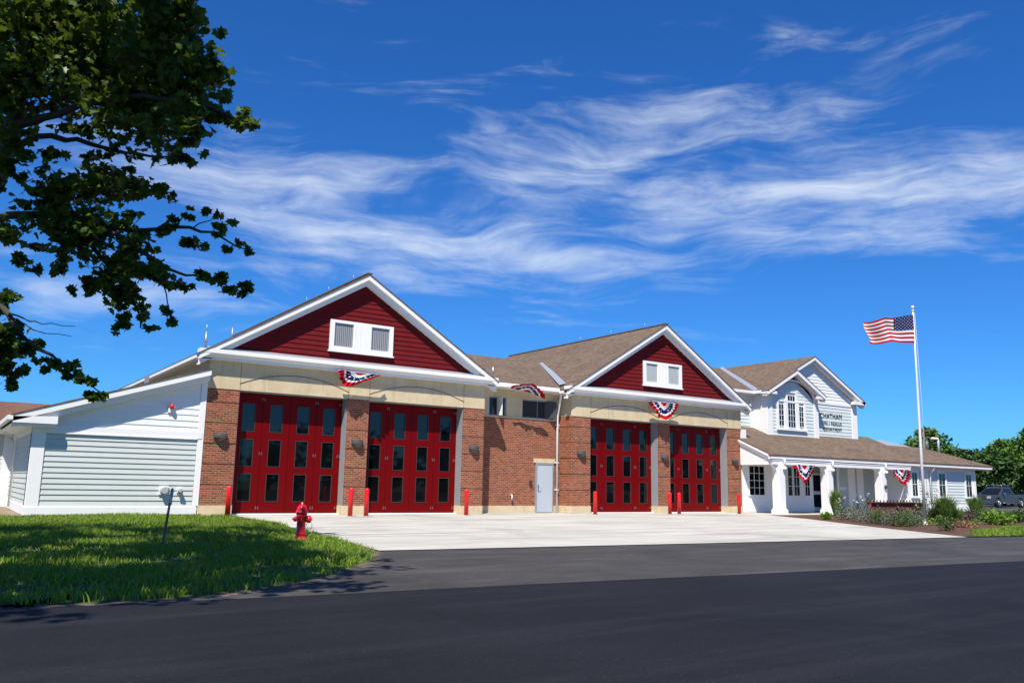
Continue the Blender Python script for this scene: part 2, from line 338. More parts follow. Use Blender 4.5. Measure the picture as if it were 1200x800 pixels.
# ------------------------------------------------------------------ fire station
ST=empty('fire_station',(20,0,0),'long one-storey fire station of brick bays, red gables and white clapboard wings','building')
def P(name,mb,mat,parent=None,label=None):
    o=mb.build(name,M_[mat] if isinstance(mat,str) else mat,parent or ST)
    if label: o['label']=label
    return o
ZB=4.27; ZT=5.24; EZ=5.44; AZ=9.10
def pier(x0,x1,y1):
    m=MB(); zs=[.32,1.02,1.72,2.42,3.12,3.82]; g=.05
    m.box(x0+.018,x1-.018,.018,y1-.01,.3,ZB)
    for i,z in enumerate(zs):
        top=zs[i+1]-g if i+1<len(zs) else ZB-.002
        m.box(x0,x1,0,y1,z if i==0 else z,top)
    p=P('brick_pier',m,'brick')
    P('stone_base',MB().bbox(x0-.03,x1+.03,-.03,y1+.0,0,.318,.02),'stone',p)
    return p
def bay_door(x0,x1):
    w=(x1-x0)/4; Y=.48; m=MB()
    rows=[(.43,1.41),(1.66,2.62),(2.88,3.88)]
    for k in range(4):
        a=x0+k*w+.006; b=x0+(k+1)*w-.006; pa=a+w*.26; pb=b-w*.26
        m.box(a,pa,Y,Y+.05,.05,4.22); m.box(pb,b,Y,Y+.05,.05,4.22)
        prev=.05
        for r0,r1 in rows+[(4.22,None)]:
            m.box(pa,pb,Y+.001,Y+.049,prev,r0); prev=r1
    d=P('bay_door',m,'red_door')
    P('door_seal',MB().box(x0,x1,Y+.055,Y+.08,.0,4.27),'dark',d)
    for k in range(4):
        a=x0+k*w+.006; b=x0+(k+1)*w-.006; pa=a+w*.26; pb=b-w*.26
        for r0,r1 in rows:
            P('pane',MB().box(pa-.0,pb+.0,Y+.025,Y+.035,r0,r1),'glass',d)
            mm=MB(); t=.018; f0=Y-.008
            mm.box(pa,pa+t,f0,Y+.02,r0,r1); mm.box(pb-t,pb,f0,Y+.02,r0,r1); mm.box(pa+t,pb-t,f0,Y+.02,r0,r0+t); mm.box(pa+t,pb-t,f0,Y+.02,r1-t,r1)
            P('pane_gasket',mm,'dark',d)
    for xx in (x0+w,x0+3*w,x1-.06):
        for z in (.22,2.12,4.05):
            mm=MB(); mm.box(xx-.03,xx+.03,Y-.004,Y,z-.003,z+.003)
            for dx in (-.045,.045): mm.box(xx+dx-.008,xx+dx+.008,Y-.014,Y+.002,z-.05,z-.03); mm.box(xx+dx-.008,xx+dx+.008,Y-.014,Y+.002,z+.03,z+.05)
            mm.box(xx-.048,xx-.042,Y-.005,Y,z-.035,z+.035); mm.box(xx+.042,xx+.048,Y-.005,Y,z-.035,z+.035)
            P('hinge',mm,'steel',d)
    return d
def rakes(m,xl,zl,xc,zc,xr,zr,y,ov=.36,low=.22,h=.34):
    for (xa,za,xb,zb) in ((xl,zl,xc,zc),(xc,zc,xr,zr)):
        m.slope(xa,za,xb,zb,.045,.24,y-ov,y-low+.02)          # crown board
        m.slope(xa,za,xb,zb,.22,h+.1,y-low,y-low+.05)        # fascia
        m.slope(xa,za,xb,zb,h+.03,h+.075,y-low+.045,y+.01)    # soffit
def engine_bay(x0,x1,piers,doors,yback,side_y,frame_win,pane_mat,red_label):
    xc=(x0+x1)/2; xl=x0-.44; xr=x1+.44
    for k,(a,b) in enumerate(piers): pier(a,b,.9 if k in (0,2) else .9)
    for a,b in doors:
        bay_door(a+.02,b-.02)
        P('door_jamb',MB().box(b-.02,b-.004,.03,.48,0,ZB-.02),'jamb'); P('door_jamb',MB().box(a+.004,a+.02,.03,.48,0,ZB-.02),'jamb')
        P('door_header',MB().box(a+.021,b-.021,.05,.48,ZB-.022,ZB-.004),'jamb')
        P('threshold',MB().box(a,b,.3,.6,-.02,.025),'white')
    # stone band; dark strips stand in for the shaded grooves of the arch joints
    b=P('stone_band',MB().bbox(x0-.01,x1+.01,-.02,.9,ZB,ZT,.01),'stone')
    j=MB()
    for a,d in doors:
        n=18; pts=[]
        for i in range(n+1):
            t=i/n; x=a-.02+(d-a+.04)*t; z=4.50+.43*(1-(2*t-1)**2)
            pts.append((x,-.022,z))
        j.tube(pts,[.014]*len(pts),6)
        for xx in (a,d): j.box(xx-.006,xx+.006,-.026,-.018,ZB,ZT)
        for k in (1,3):
            xx=a+(d-a)*k/4; j.box(xx-.002,xx+.002,-.0225,-.018,ZB,ZT)
    P('arch_joint',j,'joint',b)
    # horizontal cornice
    m=MB(); m.box(xl+.02,xr-.02,-.22,.0,ZT,ZT+.04); m.box(xl+.04,xr-.04,-.2205,-.17,ZT+.04,ZT+.2)
    m.box(xl,xr,-.37,.0,ZT+.2,ZT+.335)
    m.prism([(xl,-.37,ZT+.2),(xl,-.22,ZT+.09),(xl,-.22,ZT+.2)],(xr-xl,0,0))
    P('cornice',m,'white')
    P('cornice_flashing',MB().prism([(xl+.3,-.36,ZT+.337),(xl+.3,.0,ZT+.47),(xl+.3,.0,ZT+.337)],(xr-xl-.6,0,0)),'flash')
    # gable siding
    s=(AZ-EZ)/(xc-xl)
    m=MB(); clap(m,[(x0+.1,5.60),(x1-.1,5.60),(x1-.1,5.62),(xc,AZ-.16),(x0+.1,5.62)],.0,.185); P('gable_siding',m,'red_siding',label=red_label)
    # gable window unit
    g0,g1=frame_win
    m=MB(); zz0,zz1=6.03,7.2; pa=(g0+.17,g0+.93); pb=(g1-.93,g1-.17); q0,q1=6.2,7.09
    for a_,b_ in ((g0,pa[0]),(pa[1],pb[0]),(pb[1],g1)): m.box(a_,b_,-.09,.02,zz0+.001,zz1-.001)
    m.box(pa[0],pa[1],-.09,.02,zz0,q0);m.box(pa[0],pa[1],-.09,.02,q1,zz1);m.box(pb[0],pb[1],-.09,.02,zz0,q0);m.box(pb[0],pb[1],-.09,.02,q1,zz1)
    for k in range(4):
        xx=pa[1]+.06+(pb[0]-pa[1]-.12)*k/3; m.box(xx-.01,xx+.01,-.1,-.089,zz0+.1,zz1-.1)
    m.box(g0-.04,g1+.04,-.12,.0,zz0-.05,zz0-.001)
    gw=P('gable_window',m,'white')
    for a_,b_ in (pa,pb): P('pane',MB().box(a_,b_,-.04,-.02,q0,q1),pane_mat,gw)
    # rake boards
    m=MB(); rakes(m,xl,EZ,xc,AZ,xr,EZ,0); P('rake_trim',m,'white')
    # roof slabs
    rf=MB()
    for sx,xe in ((-1,xl-.03),(1,xr+.03)):
        ze=AZ-s*abs(xc-xe)
        top=[(xe,-.385,ze),(xc,-.385,AZ),(xc,yback,AZ),(xe,yback,ze)]
        rf.prism(top,(0,0,-.05))
    roof=P('roof',rf,'roof_y')
    P('ridge_cap',MB().box(xc-.1,xc+.1,-.40,yback,AZ-.02,AZ+.03),'roof_y',roof)
    for yy in (1.2,3.8,6.4): P('lightning_rod',MB().tube([(xc,yy,AZ),(xc,yy,AZ+.28)],.009,6),'steel',roof)
    # side eaves, gutters
    m=MB(); m.box(xl-.03,xl+.06,.0,yback,EZ-.17,EZ-.06); m.box(xl+.06,x0-.0,.0,yback,EZ-.2,EZ-.16)
    P('gutter',m,'white'); 
    m=MB(); m.box(xr-.06,xr+.03,.0,yback,EZ-.17,EZ-.06); m.box(x1,xr-.06,.0,yback,EZ-.2,EZ-.16)
    P('gutter',m,'white')
    # walls behind
    P('side_wall',MB().box(x0,x0+.25,.9,yback-.4,0,ZT),'stone'); P('side_wall',MB().box(x1-.25,x1,.9,yback-.4,0,ZT),'stone')
    bk=MB(); bk.box(x0,x1,yback-.4,yback-.2,0,ZT+.1); bk.prism([(x0,yback-.4,ZT+.1),(x1,yback-.4,ZT+.1),(xc,yback-.4,AZ-.15)],(0,.2,0)); P('rear_wall',bk,'siding_white')
engine_bay(6.08,17.29,[(6.08,7.16),(11.22,12.08),(16.27,17.29)],[(7.16,11.22),(12.08,16.27)],18,.9,(10.33,12.94),'louver','barn red clapboards of the left gable')
engine_bay(21.92,33.14,[(21.92,23.01),(27.22,28.0),(32.09,33.1)],[(23.01,27.22),(28.0,32.09)],13.4,.9,(26.24,28.81),'louver_pale','barn red clapboards of the right gable')

P('corner_block',MB().box(33.16,33.52,-.03,.3,3.80,4.26),'white')
# connector
P('connector_brick_wall',MB().box(17.31,21.90,.9,1.15,.3,4.06),'brick'); 
m=MB(); m.box(17.31,20.59,.87,1.15,0,.3); m.box(21.57,21.88,.87,1.15,0,.3); P('stone_base',m,'stone')
m=MB(); m.box(17.31,21.9,.88,1.15,4.062,4.12)
m.box(17.31,18.1,.9,1.15,4.12,5.4); m.box(19.0,19.85,.9,1.15,4.12,5.4); m.box(21.59,21.9,.9,1.15,4.12,5.4)
m.box(18.1,19.0,.9,1.15,4.95,5.4); m.box(19.85,21.59,.9,1.15,4.95,5.4); P('stone_band',m,'stone')
def win(x0,x1,z0,z1,y,cols,rows,fw=.05,frame='white',pane='winglass',mw=.022,par=None,trim=0,sill=False,dep=.04,hung=False):
    """framed window on a wall facing -y; muntins grid"""
    m=MB()
    m.box(x0,x0+fw,y-dep,y+.02,z0,z1); m.box(x1-fw,x1,y-dep,y+.02,z0,z1); m.box(x0+fw,x1-fw,y-dep,y+.02,z0,z0+fw); m.box(x0+fw,x1-fw,y-dep,y+.02,z1-fw,z1)
    if trim:
        m.box(x0-trim,x0,y-dep-.02,y+.0,z0-trim*.2,z1+trim); m.box(x1,x1+trim,y-dep-.02,y,z0-trim*.2,z1+trim); m.box(x0,x1,y-dep-.02,y,z1,z1+trim)
    f=P('window',m,frame,par)
    P('pane',MB().box(x0+fw,x1-fw,y-.012,y-.004,z0+fw,z1-fw),pane,f)
    g=MB(); a,b=x0+fw,x1-fw;c,d=z0+fw,z1-fw
    for k in range(1,cols): xx=a+(b-a)*k/cols; g.box(xx-mw/2,xx+mw/2,y-.026,y-.012,c,d)
    for k in range(1,rows): zz=c+(d-c)*k/rows; w=mw*(2.2 if hung and k*2==rows else 1)/2; g.box(a,b,y-.027-(.01 if w>mw else 0),y-.013,zz-w,zz+w)
    if cols>1 or rows>1: P('muntins',g,frame,f)
    if sill: P('sill',MB().box(x0-trim-.03,x1+trim+.03,y-dep-.06,y,z0-trim*.2-.06,z0-trim*.2),'white',f)
    return f
win(18.1,19.0,4.12,4.95,1.0,2,1,.05,'jamb')
w2=win(19.85,21.59,4.12,4.95,1.0,2,1,.05,'jamb','black')
# opened casement leaf in the left connector window and a sail of curtain
cs=MB(); cs.prism([(18.55,.96,4.16),(18.58,.62,4.13),(18.58,.62,4.9),(18.55,.96,4.92)],(.03,0,0)); P('casement',cs,'white')
cs=MB(); cs.prism([(21.10,.95,4.16),(21.52,.60,4.16),(21.52,.60,4.9),(21.10,.95,4.9)],(.02,.02,0)); P('casement',cs,'dark')
# man door
d=P('service_door',MB().box(20.66,21.50,.84,.9,.02,2.10),'door_grey')
m=MB(); m.box(20.60,20.66,.82,.9,0,2.16); m.box(21.50,21.56,.82,.9,0,2.16); m.box(20.66,21.50,.82,.9,2.10,2.16); P('door_frame',m,'jamb',d)
m=MB(); m.box(20.70,20.75,.81,.84,.95,1.2); m.tube([(20.73,.80,1.0),(20.84,.79,1.0)],.012,8); P('handle',m,'chrome',d)
P('door_lintel',MB().box(20.50,21.66,.85,.9,2.17,2.36),'stone')
m=MB(); m.tube([(19.3,.9,.75),(19.3,.80,.75),(19.3,.78,.72),(19.3,.78,.55)],.03,8); P('wall_spigot',m,'white')
P('wall_box',MB().box(20.28,20.40,.82,.9,1.20,1.38),'dark')
# connector roof + valley + gutter
s2=.336; ye=.40; ze=5.53
rf=MB(); rf.prism([(17.2,ye,ze),(21.9,ye,ze),(25.5,7.1,ze+s2*6.7),(14,7.1,ze+s2*6.7),(14,3,ze+s2*2.6)],(0,0,-.08))
rf.prism([(14,7.1,ze+s2*6.7),(25.5,7.1,ze+s2*6.7),(22,13,ze+s2*.8),(17,13,ze+s2*.8)],(0,0,-.08))
P('connector_roof',rf,'roof_x')
s=(AZ-EZ)/(5.61+.44); xlR=21.92-.44
def zr(x): return EZ+s*(x-xlR)
m=MB(); ax,ay=xlR+.36,.62; bx,by=25.3,6.95
m.add([(ax-.16,ay,zr(ax)+.035),(ax+.16,ay-.1,zr(ax+.16)+.03),(bx+.12,by,zr(bx)+.05),(bx-.16,by,zr(bx)-.02)],[(0,1,2,3)]); m.add([(ax-.16,ay,zr(ax)-.05),(ax+.16,ay-.1,zr(ax)-.05),(bx+.12,by,zr(bx)-.06),(bx-.16,by,zr(bx)-.1)],[(3,2,1,0)])
P('valley_flashing',m,'flash')
m=MB(); m.box(17.45,21.46,.28,.42,5.33,5.47); m.box(17.31,21.9,.42,.9,5.30,5.34); m.box(17.45,21.46,.30,.46,5.47,5.50); P('gutter',m,'white')
m=MB(); m.tube([(21.6,.40,5.36),(21.62,.42,5.15),(21.72,.72,4.45),(21.74,.80,4.2),(21.74,.80,.02)],.05,10)
for z in (3.9,2.2,1.0): m.box(21.66,21.82,.76,.9,z-.02,z+.02)
P('downspout',m,'white')
P('roof_vent',MB().tube([(19.1,2.2,6.0),(19.1,2.2,6.45)],.05,8),'steel')

# left wing (shed with clapboards)
WX=1.0
m=MB(); clap(m,[(1.36,.30),(5.86,.30),(5.86,2.49),(1.36,2.49)],.02,.168,.026); P('wing_siding',m,'siding',label='pale grey-green clapboards low on the left wing')
m=MB(); clap(m,[(1.2,2.70),(6.0,2.70),(6.0,4.52),(1.2,2.96)],.02,.2,.018); P('wing_siding',m,'siding_white',label='white clapboards under the sloping eave of the left wing')
m=MB(); clap(m,[(.3,.30),(8.2,.30),(8.2,2.6),(.3,2.6)],WX+.03,.168,.022,face='-x'); P('wing_siding',m,'siding')
m=MB()
m.bbox(WX,1.38,-.03,.3,.28,2.52,.012); m.box(WX-.02,6.0,-.05,.3,.02,.26); m.prism([(WX-.02,-.05,.26),(WX-.02,.0,.30),(WX-.02,.0,.26)],(5.0,0,0))
m.box(WX+.001,6.0,-.035,.02,2.521,2.74); m.bbox(5.87,6.07,-.02,.3,.301,4.52,.01); m.box(1.38,5.86,-.05,-.035,2.49,2.53)
m.box(WX-.02,WX+.03,.3,8.2,.02,.30); m.box(WX,WX+.05,.02,.34,.3,2.52); m.box(WX,WX+.05,7.9,8.2,.3,2.7); m.box(WX,WX+.05,.3,8.2,2.5,2.8)
P('wing_trim',m,'white')
P('wing_footing',MB().box(WX+.02,5.95,-.02,.2,-.03,.03),'joint')
m=MB(); m.box(WX+.05,6.07,.03,8.2,0,2.7); m.prism([(WX+.05,.03,2.7),(6.07,.03,2.7),(6.07,.03,4.62),(WX+.05,.03,2.96)],(0,8.1,0)); P('wing_wall',m,'siding_white')
# wing roof & rake
xa,za,xb,zb=.42,3.02,6.07,4.90
m=MB(); 
m.slope(xa,za,xb,zb,.05,.23,-.37,-.2); m.slope(xa,za,xb,zb,.21,.40,-.25,-.2); m.slope(xa+.55,za+.18,xb,zb,.38,.425,-.21,.0)
m.prism([(xa,-.37,za-.08),(xa,-.37,za-.20),(xa+.02,-.37,za-.26),(1.62,-.37,za-.26),(1.62,-.37,za-.02)],(0,.14,0))
m.box(xa+.04,1.60,-.30,.0,za-.36,za-.26)
P('rake_trim',m,'white')
m=MB(); m.slope(xa-.04,za-.014,xb,zb,0,.05,-.385,8.6); P('wing_roof',m,'roof_y')
m=MB(); m.box(xa-.13,xa+.01,-.38,8.4,za-.18,za-.05); m.box(xa+.01,WX+.05,-.2,8.4,za-.30,za-.26); P('gutter',m,'white')
m=MB(); m.tube([(xa-.03,5.2,za-.16),(xa+.0,5.25,2.75),(WX-.06,5.4,2.5),(WX-.06,5.4,.1)],.04,8); P('downspout',m,'white')
# rear wing at the far left
m=MB(); clap(m,[(-9,.3),(WX,.3),(WX,2.8),(-9,2.8)],8.22,.168,.02); P('rear_wing_siding',m,'siding')
P('rear_wing_wall',MB().box(-9,WX+.04,8.23,15,0,2.95),'siding_white')
m=MB(); m.box(-9,WX,8.15,8.23,.0,.3); m.box(.72,1.0,8.14,8.22,.3,2.8); m.box(-9.2,1.0,7.78,8.22,2.8,2.95); P('rear_wing_trim',m,'white')
m=MB(); m.prism([(-9.3,7.7,3.02),(2.4,7.7,3.02),(2.4,11.5,4.22),(-9.3,11.5,4.22)],(0,0,-.07)); m.prism([(-9.3,11.5,4.22),(2.4,11.5,4.22),(2.4,15.3,3.02),(-9.3,15.3,3.02)],(0,0,-.07)); P('rear_wing_roof',m,'roof_old')
# roof antennas of the left bay
m=MB(); m.tube([(8.67,11.5,7.1),(8.67,11.5,8.15)],.04,8); m.box(8.55,8.79,11.45,11.55,7.65,7.78); m.tube([(8.67,11.5,8.1),(8.67,11.5,8.5)],.018,6); P('roof_mast',m,'steel')
P('roof_vent',MB().tube([(9.35,9.5,7.4),(9.35,9.5,8.12)],.035,6),'steel'); P('roof_vent',MB().box(5.0,5.14,5.2,5.34,4.4,5.08),'steel')

# -------- entrance wing (two-storey clapboard with porch)
SL=.42; PE=(-2.0,2.95)     # porch eave y,z
def zp(y): return PE[1]+SL*(y-PE[0])
SG=.5; AX=41.1; AZ2=9.06; EZ2=6.68; BXL,BXR=36.7,45.45
# upper main block walls
P('upper_wall',MB().box(BXL+.02,BXR-.02,1.43,9.5,3.2,6.6),'siding_white')
m=MB(); clap(m,[(BXL,4.3),(BXR,4.3),(BXR,6.28),(BXL,6.28)],1.4,.19,.02); P('upper_siding',m,'siding_blue')
m=MB(); clap(m,[(BXL+.0,6.42),(BXR,6.42),(AX,AZ2-.25)],1.4,.19,.02); P('gable_siding',m,'siding_white',label='white clapboards of the entrance gable')
m=MB(); clap(m,[(1.4,4.0),(9.4,4.0),(9.4,6.4),(1.4,6.4)],BXL,.19,.02,face='-x'); P('upper_siding',m,'siding_blue')
m=MB(); m.box(BXL-.02,BXR+.02,1.36,1.42,6.28,6.44); m.box(BXL-.03,BXL+.02,1.4,1.8,4.0,6.4)
m.bbox(44.95,BXR+.02,1.34,1.6,4.2,6.6,.012)
P('upper_trim',m,'white')
m=MB(); rakes(m,AX-4.85,AZ2-4.85*SG,AX,AZ2,AX+4.85,AZ2-4.85*SG,1.4,.36,.24,.30)
m.box(AX+3.75,AX+4.9,1.04,1.4,6.44,6.64)
m.box(AX-4.9,AX-4.3,1.04,1.4,6.44,6.64)
P('rake_trim',m,'white')
YR=8.3
rf=MB()
for sx in (-1,1):
    xe=AX+sx*4.9; ze_=AZ2-4.9*SG
    rf.prism([(xe,1.02,ze_),(AX,1.02,AZ2),(AX,YR+3,AZ2),(xe,YR+3,ze_)],(0,0,-.045))
P('upper_roof',rf,'roof_y')
P('gutter',MB().box(AX+4.86,AX+5.0,1.1,YR+2.8,EZ2-.2,EZ2-.06),'white')
# little front gable
FX=38.8; FZ=7.98; FE=6.62; HW=2.6
m=MB(); P('dormer_wall',MB().box(36.55,41.0,1.03,1.39,4.0,6.5),'siding_white')
m=MB(); clap(m,[(36.95,4.2),(40.65,4.2),(40.65,6.3),(40.3,6.65),(39.8,7.0),(39.2,7.25),(38.8,7.3),(38.4,7.25),(37.8,7.0),(37.3,6.65),(36.95,6.3)],1.0,.19,.02); P('dormer_siding',m,'siding_blue')
m=MB(); m.prism([(36.6,1.03,6.3),(41.0,1.03,6.3),(41.0,1.03,6.55),(FX,1.03,FZ-.2),(36.6,1.03,6.55)],(0,.3,0)); P('dormer_gable_board',m,'red_siding',label='dark red board above the arched trim')
m=MB(); m.bbox(36.5,36.95,.95,1.4,4.1,6.45,.012); m.bbox(40.66,41.08,.95,1.4,4.1,6.45,.012)
m.box(36.5,36.69,1.42,2.03,4.0,6.45)
n=20
for i in range(n):   # arched trim
    t0=math.pi*i/n; t1=math.pi*(i+1)/n
    p=[(FX-1.86*math.cos(t),6.30+1.02*math.sin(t)) for t in (t0,t1)]; q=[(FX-1.99*math.cos(t),6.30+1.13*math.sin(t)) for t in (t0,t1)]
    m.prism([(p[0][0],.88,p[0][1]),(p[1][0],.88,p[1][1]),(q[1][0],.88,q[1][1]),(q[0][0],.88,q[0][1])],(0,.15,0))
rakes(m,FX-HW,FE,FX,FZ,FX+HW,FE,1.0,.42,.30,.22)
m.box(FX-HW-.02,FX-HW+.78,.62,1.0,6.44,6.60); m.box(FX+HW-.78,FX+HW+.02,.62,1.0,6.44,6.60)
P('dormer_trim',m,'white')
rf=MB(); sf=(FZ-FE)/HW
for sx in (-1,1):
    rf.prism([(FX+sx*(HW+.03),.565,FE-.01),(FX,.565,FZ+.01),(FX,3.6,FZ+.01),(FX+sx*(HW+.03),3.6,FE-.01)],(0,0,-.04))
P('dormer_roof',rf,'roof_y')
# triple window
def uw(x0,x1,z0,z1,c,r): return win(x0,x1,z0,z1,.98,c,r,.03,'white','winglass',.02,None,.0,False,.03)
uw(37.48,37.95,4.72,5.98,2,4); uw(38.28,38.98,4.66,6.08,3,4); uw(39.28,39.72,4.72,5.95,2,4); uw(38.28,38.98,6.16,6.52,3,1)
m=MB()
m.box(37.33,37.48,.93,1.0,4.6,6.12); m.box(37.95,38.28,.93,1.0,4.6,6.12); m.box(38.98,39.28,.93,1.0,4.6,6.12); m.box(39.72,39.87,.93,1.0,4.6,6.12)
m.box(37.33,38.28,.92,1.0,6.12,6.22); m.box(38.98,39.87,.92,1.0,6.12,6.22); m.box(38.14,38.28,.925,1.0,6.22,6.66); m.box(38.98,39.12,.925,1.0,6.22,6.66); m.box(38.14,39.12,.92,1.0,6.66,6.74); m.box(37.28,39.92,.88,1.0,4.5,4.6)
m.box(38.281,38.979,.93,1.0,6.085,6.155)
P('window_casing',m,'white')
# link between right bay and entrance block
LY=2.0
P('link_wall',MB().box(33.14,36.75,LY+.03,9,3.5,6.5),'siding_white')
m=MB(); clap(m,[(33.14,4.5),(36.72,4.5),(36.72,6.2),(33.14,6.2)],LY,.19,.02); P('link_siding',m,'siding_blue')
m=MB(); m.box(33.14,36.6,LY-.04,LY+.02,6.2,6.42); m.box(36.3,36.72,LY-.05,LY+.02,4.4,6.2); m.box(33.5,36.3,LY-.42,LY,6.42,6.47); m.box(33.5,36.3,LY-.5,LY-.40,6.47,6.62); m.box(36.1,36.24,1.05,LY-.5,6.47,6.62); m.box(36.3,36.5,1.4,LY-.01,6.425,6.465)
P('link_trim',m,'white')
yl=LY-.45; zl=6.64; sl=(AZ2-zl)/(YR-yl)
rf=MB(); rf.prism([(33.4,yl,zl),(36.25,yl,zl),(AX,YR,AZ2),(30,YR,AZ2),(31,yl+1.5,zl+1.5*sl)],(0,0,-.07)); rf.prism([(30,YR,AZ2),(AX,YR,AZ2),(AX,YR+5,AZ2-2),(30,YR+5,AZ2-2)],(0,0,-.07)); P('link_roof',rf,'roof_x')
m=MB(); a=Vector((36.27,yl-.02,zl+.07)); b=Vector((AX-.15,YR-.1,AZ2+.05)); w=Vector((.11,-.06,.06))
m.add([a-w,a+w,b+w*.8,b-w*.8,a-w-Vector((0,0,.2)),a+w-Vector((0,0,.2)),b+w*.8-Vector((0,0,.2)),b-w*.8-Vector((0,0,.2))],[(0,1,2,3),(7,6,5,4),(0,4,5,1),(1,5,6,2),(2,6,7,3),(3,7,4,0)]); P('valley_flashing',m,'flash')
# porch / low wing roof
EX0,EX1=32.98,54.67
rf=MB()
rf.prism([(EX0-.04,PE[0]-.04,PE[1]-.017),(47.3,PE[0]-.04,PE[1]-.017),(47.3,1.9,zp(1.9)),(EX0-.04,1.9,zp(1.9))],(0,0,-.08))
rf.prism([(33.16,1.9,zp(1.9)),(36.6,1.9,zp(1.9)),(36.6,LY,zp(LY)),(33.16,LY,zp(LY))],(0,0,-.08))
rf.prism([(45.4,1.9,zp(1.9)),(47.3,1.9,zp(1.9)),(47.3,6,zp(1.9)-1.6),(45.4,6,zp(1.9)-1.6)],(0,0,-.08))
rf.prism([(47.3,PE[0]-.04,PE[1]-.017),(EX1+.04,PE[0]-.04,PE[1]-.017),(51.2,.58,zp(.58)),(47.3,.58,zp(.58))],(0,0,-.08))
rf.prism([(47.3,.58,zp(.58)),(51.2,.58,zp(.58)),(EX1+.04,3.2,PE[1]),(47.3,3.2,PE[1])],(0,0,-.08))
rf.prism([(EX1+.04,PE[0]-.04,PE[1]-.017),(EX1+.04,3.2,PE[1]),(51.2,.58,zp(.58))],(0,0,-.08))
P('porch_roof',rf,'roof_x')
P('roof_step_wall',MB().prism([(47.2,.4,3.85),(47.2,1.85,zp(1.85)-.1),(47.2,5.8,3.1),(47.2,3,2.9)],(.09,0,0)),'siding_blue')
m=MB(); m.box(EX0,EX1,PE[0]-.02,PE[0]+.12,PE[1]-.24,PE[1]-.10); m.box(EX0+.02,EX1-.05,PE[0]+.10,-1.58,PE[1]-.29,PE[1]-.25)
m.box(EX1-.12,EX1+.02,PE[0]+.1,3.1,PE[1]-.24,PE[1]-.10); m.box(53.2,EX1-.12,-1.6,3.0,PE[1]-.29,PE[1]-.25)
P('gutter',m,'white')
# left end gable of porch (half gable) with rake
m=MB(); m.slopey(PE[0]+.12,zp(PE[0]+.12),-.0,zp(0),.07,.30,EX0-.02,EX0+.04); m.slopey(PE[0]+.12,zp(PE[0]+.12),0,zp(0),.07,.18,EX0-.06,EX0-.02)
P('rake_trim',m,'white')
m=MB(); m.prism([(EX0+.05,-1.78,2.42),(EX0+.05,-.02,2.42),(EX0+.05,-.02,zp(0)-.15),(EX0+.05,-1.78,zp(-1.78)-.15)],(.1,0,0)); P('porch_end_wall',m,'white')
# beam with curved brackets, columns
m=MB(); m.box(EX0+.16,45.4,-1.98,-1.62,2.44,PE[1]-.29); m.box(EX0+.12,45.42,-2.0,-1.6,2.62,2.66); P('porch_beam',m,'white')
cols=[33.78,37.72,42.6]
def bracket(m,x,sgn,y0,y1,r=.5,z=2.44):
    n=8; pts=[(x,z),(x,z-r)]
    pts+= [(x+sgn*r*(1-math.cos(math.pi/2*k/n)),z-r*(1-math.sin(math.pi/2*k/n))) for k in range(1,n+1)]
    for k in range(1,len(pts)-1):
        a=pts[0];b=pts[k];c=pts[k+1]
        tri=[(a[0],y0,a[1]),(b[0],y0,b[1]),(c[0],y0,c[1])]
        m.prism(tri,(0,y1-y0,0))
for x in cols:
    m=MB(); m.bbox(x-.23,x+.23,-2.03,-1.57,.22,2.44,.02); m.box(x-.29,x+.29,-2.09,-1.51,0,.2); m.box(x-.26,x+.26,-2.06,-1.54,.2,.26); m.box(x-.235,x+.235,-2.035,-1.565,2.2,2.22)
    c=P('porch_column',m,'white')
    mm=MB(); bracket(mm,x+.23,1,-1.9,-1.70); bracket(mm,x-.23,-1,-1.9,-1.70); P('bracket',mm,'white',c)
    mm=MB(); mm.tube([(x+.12,-2.09,2.72),(x+.12,-2.12,2.60),(x+.12,-2.10,2.38)],.045,8); mm.lathe([(.02,0),(.09,.02),(.10,.08),(.05,.16),(.02,.18)],x+.10,-2.12,2.18,12); P('finial_bracket',mm,'white',c)
P('post_lamp',MB().lathe([(.02,0),(.07,.03),(.08,.15),(.03,.22)],42.62,-2.08,1.35,10),'dark')
# walls behind the porch
P('porch_ceiling',MB().box(33.16,46.0,-1.62,.0,2.66,2.70),'white')
m=MB(); m.box(33.14,38.98,.0,.25,0,3.55); m.box(38.8,38.98,.25,1.0,0,3.0); P('porch_wall',m,'white')
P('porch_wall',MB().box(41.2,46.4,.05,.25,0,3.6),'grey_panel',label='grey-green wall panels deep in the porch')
m=MB(); m.box(33.14,38.98,-.03,0,.02,.40); m.box(42.25,42.9,-.02,.05,0,2.6); m.box(43.1,43.65,-.06,.05,0,2.6); m.box(41.2,41.35,-.02,.05,0,2.6); m.box(41.2,46.4,-.02,.05,2.5,2.66); P('porch_pilasters',m,'white')
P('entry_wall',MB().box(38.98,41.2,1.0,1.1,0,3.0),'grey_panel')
dd=P('entry_door',MB().box(40.1,41.1,.93,.99,.03,2.2),'siding_blue'); P('pane',MB().box(40.28,40.92,.91,.925,1.15,2.05),'winglass',dd); P('pane',MB().box(40.28,40.92,.91,.925,.25,.95),'winglass',dd); P('handle',MB().box(40.15,40.2,.88,.93,1.0,1.15),'chrome',dd)
win(39.15,39.9,.35,2.3,.99,1,2,.05,'white')
win(33.62,34.87,.87,2.42,-.02,3,4,.035,'white')
for a,b in ((36.75,37.16),(37.25,37.78),(38.2,38.66)): win(a,b,.87,2.42,-.02,1 if b-a<.45 else 2,3,.03,'white')
for k,x in enumerate((41.55,41.78,42.0)): P('wall_plaque',MB().box(x-.05,x+.05,-.0,.05,1.25,1.42),'white')
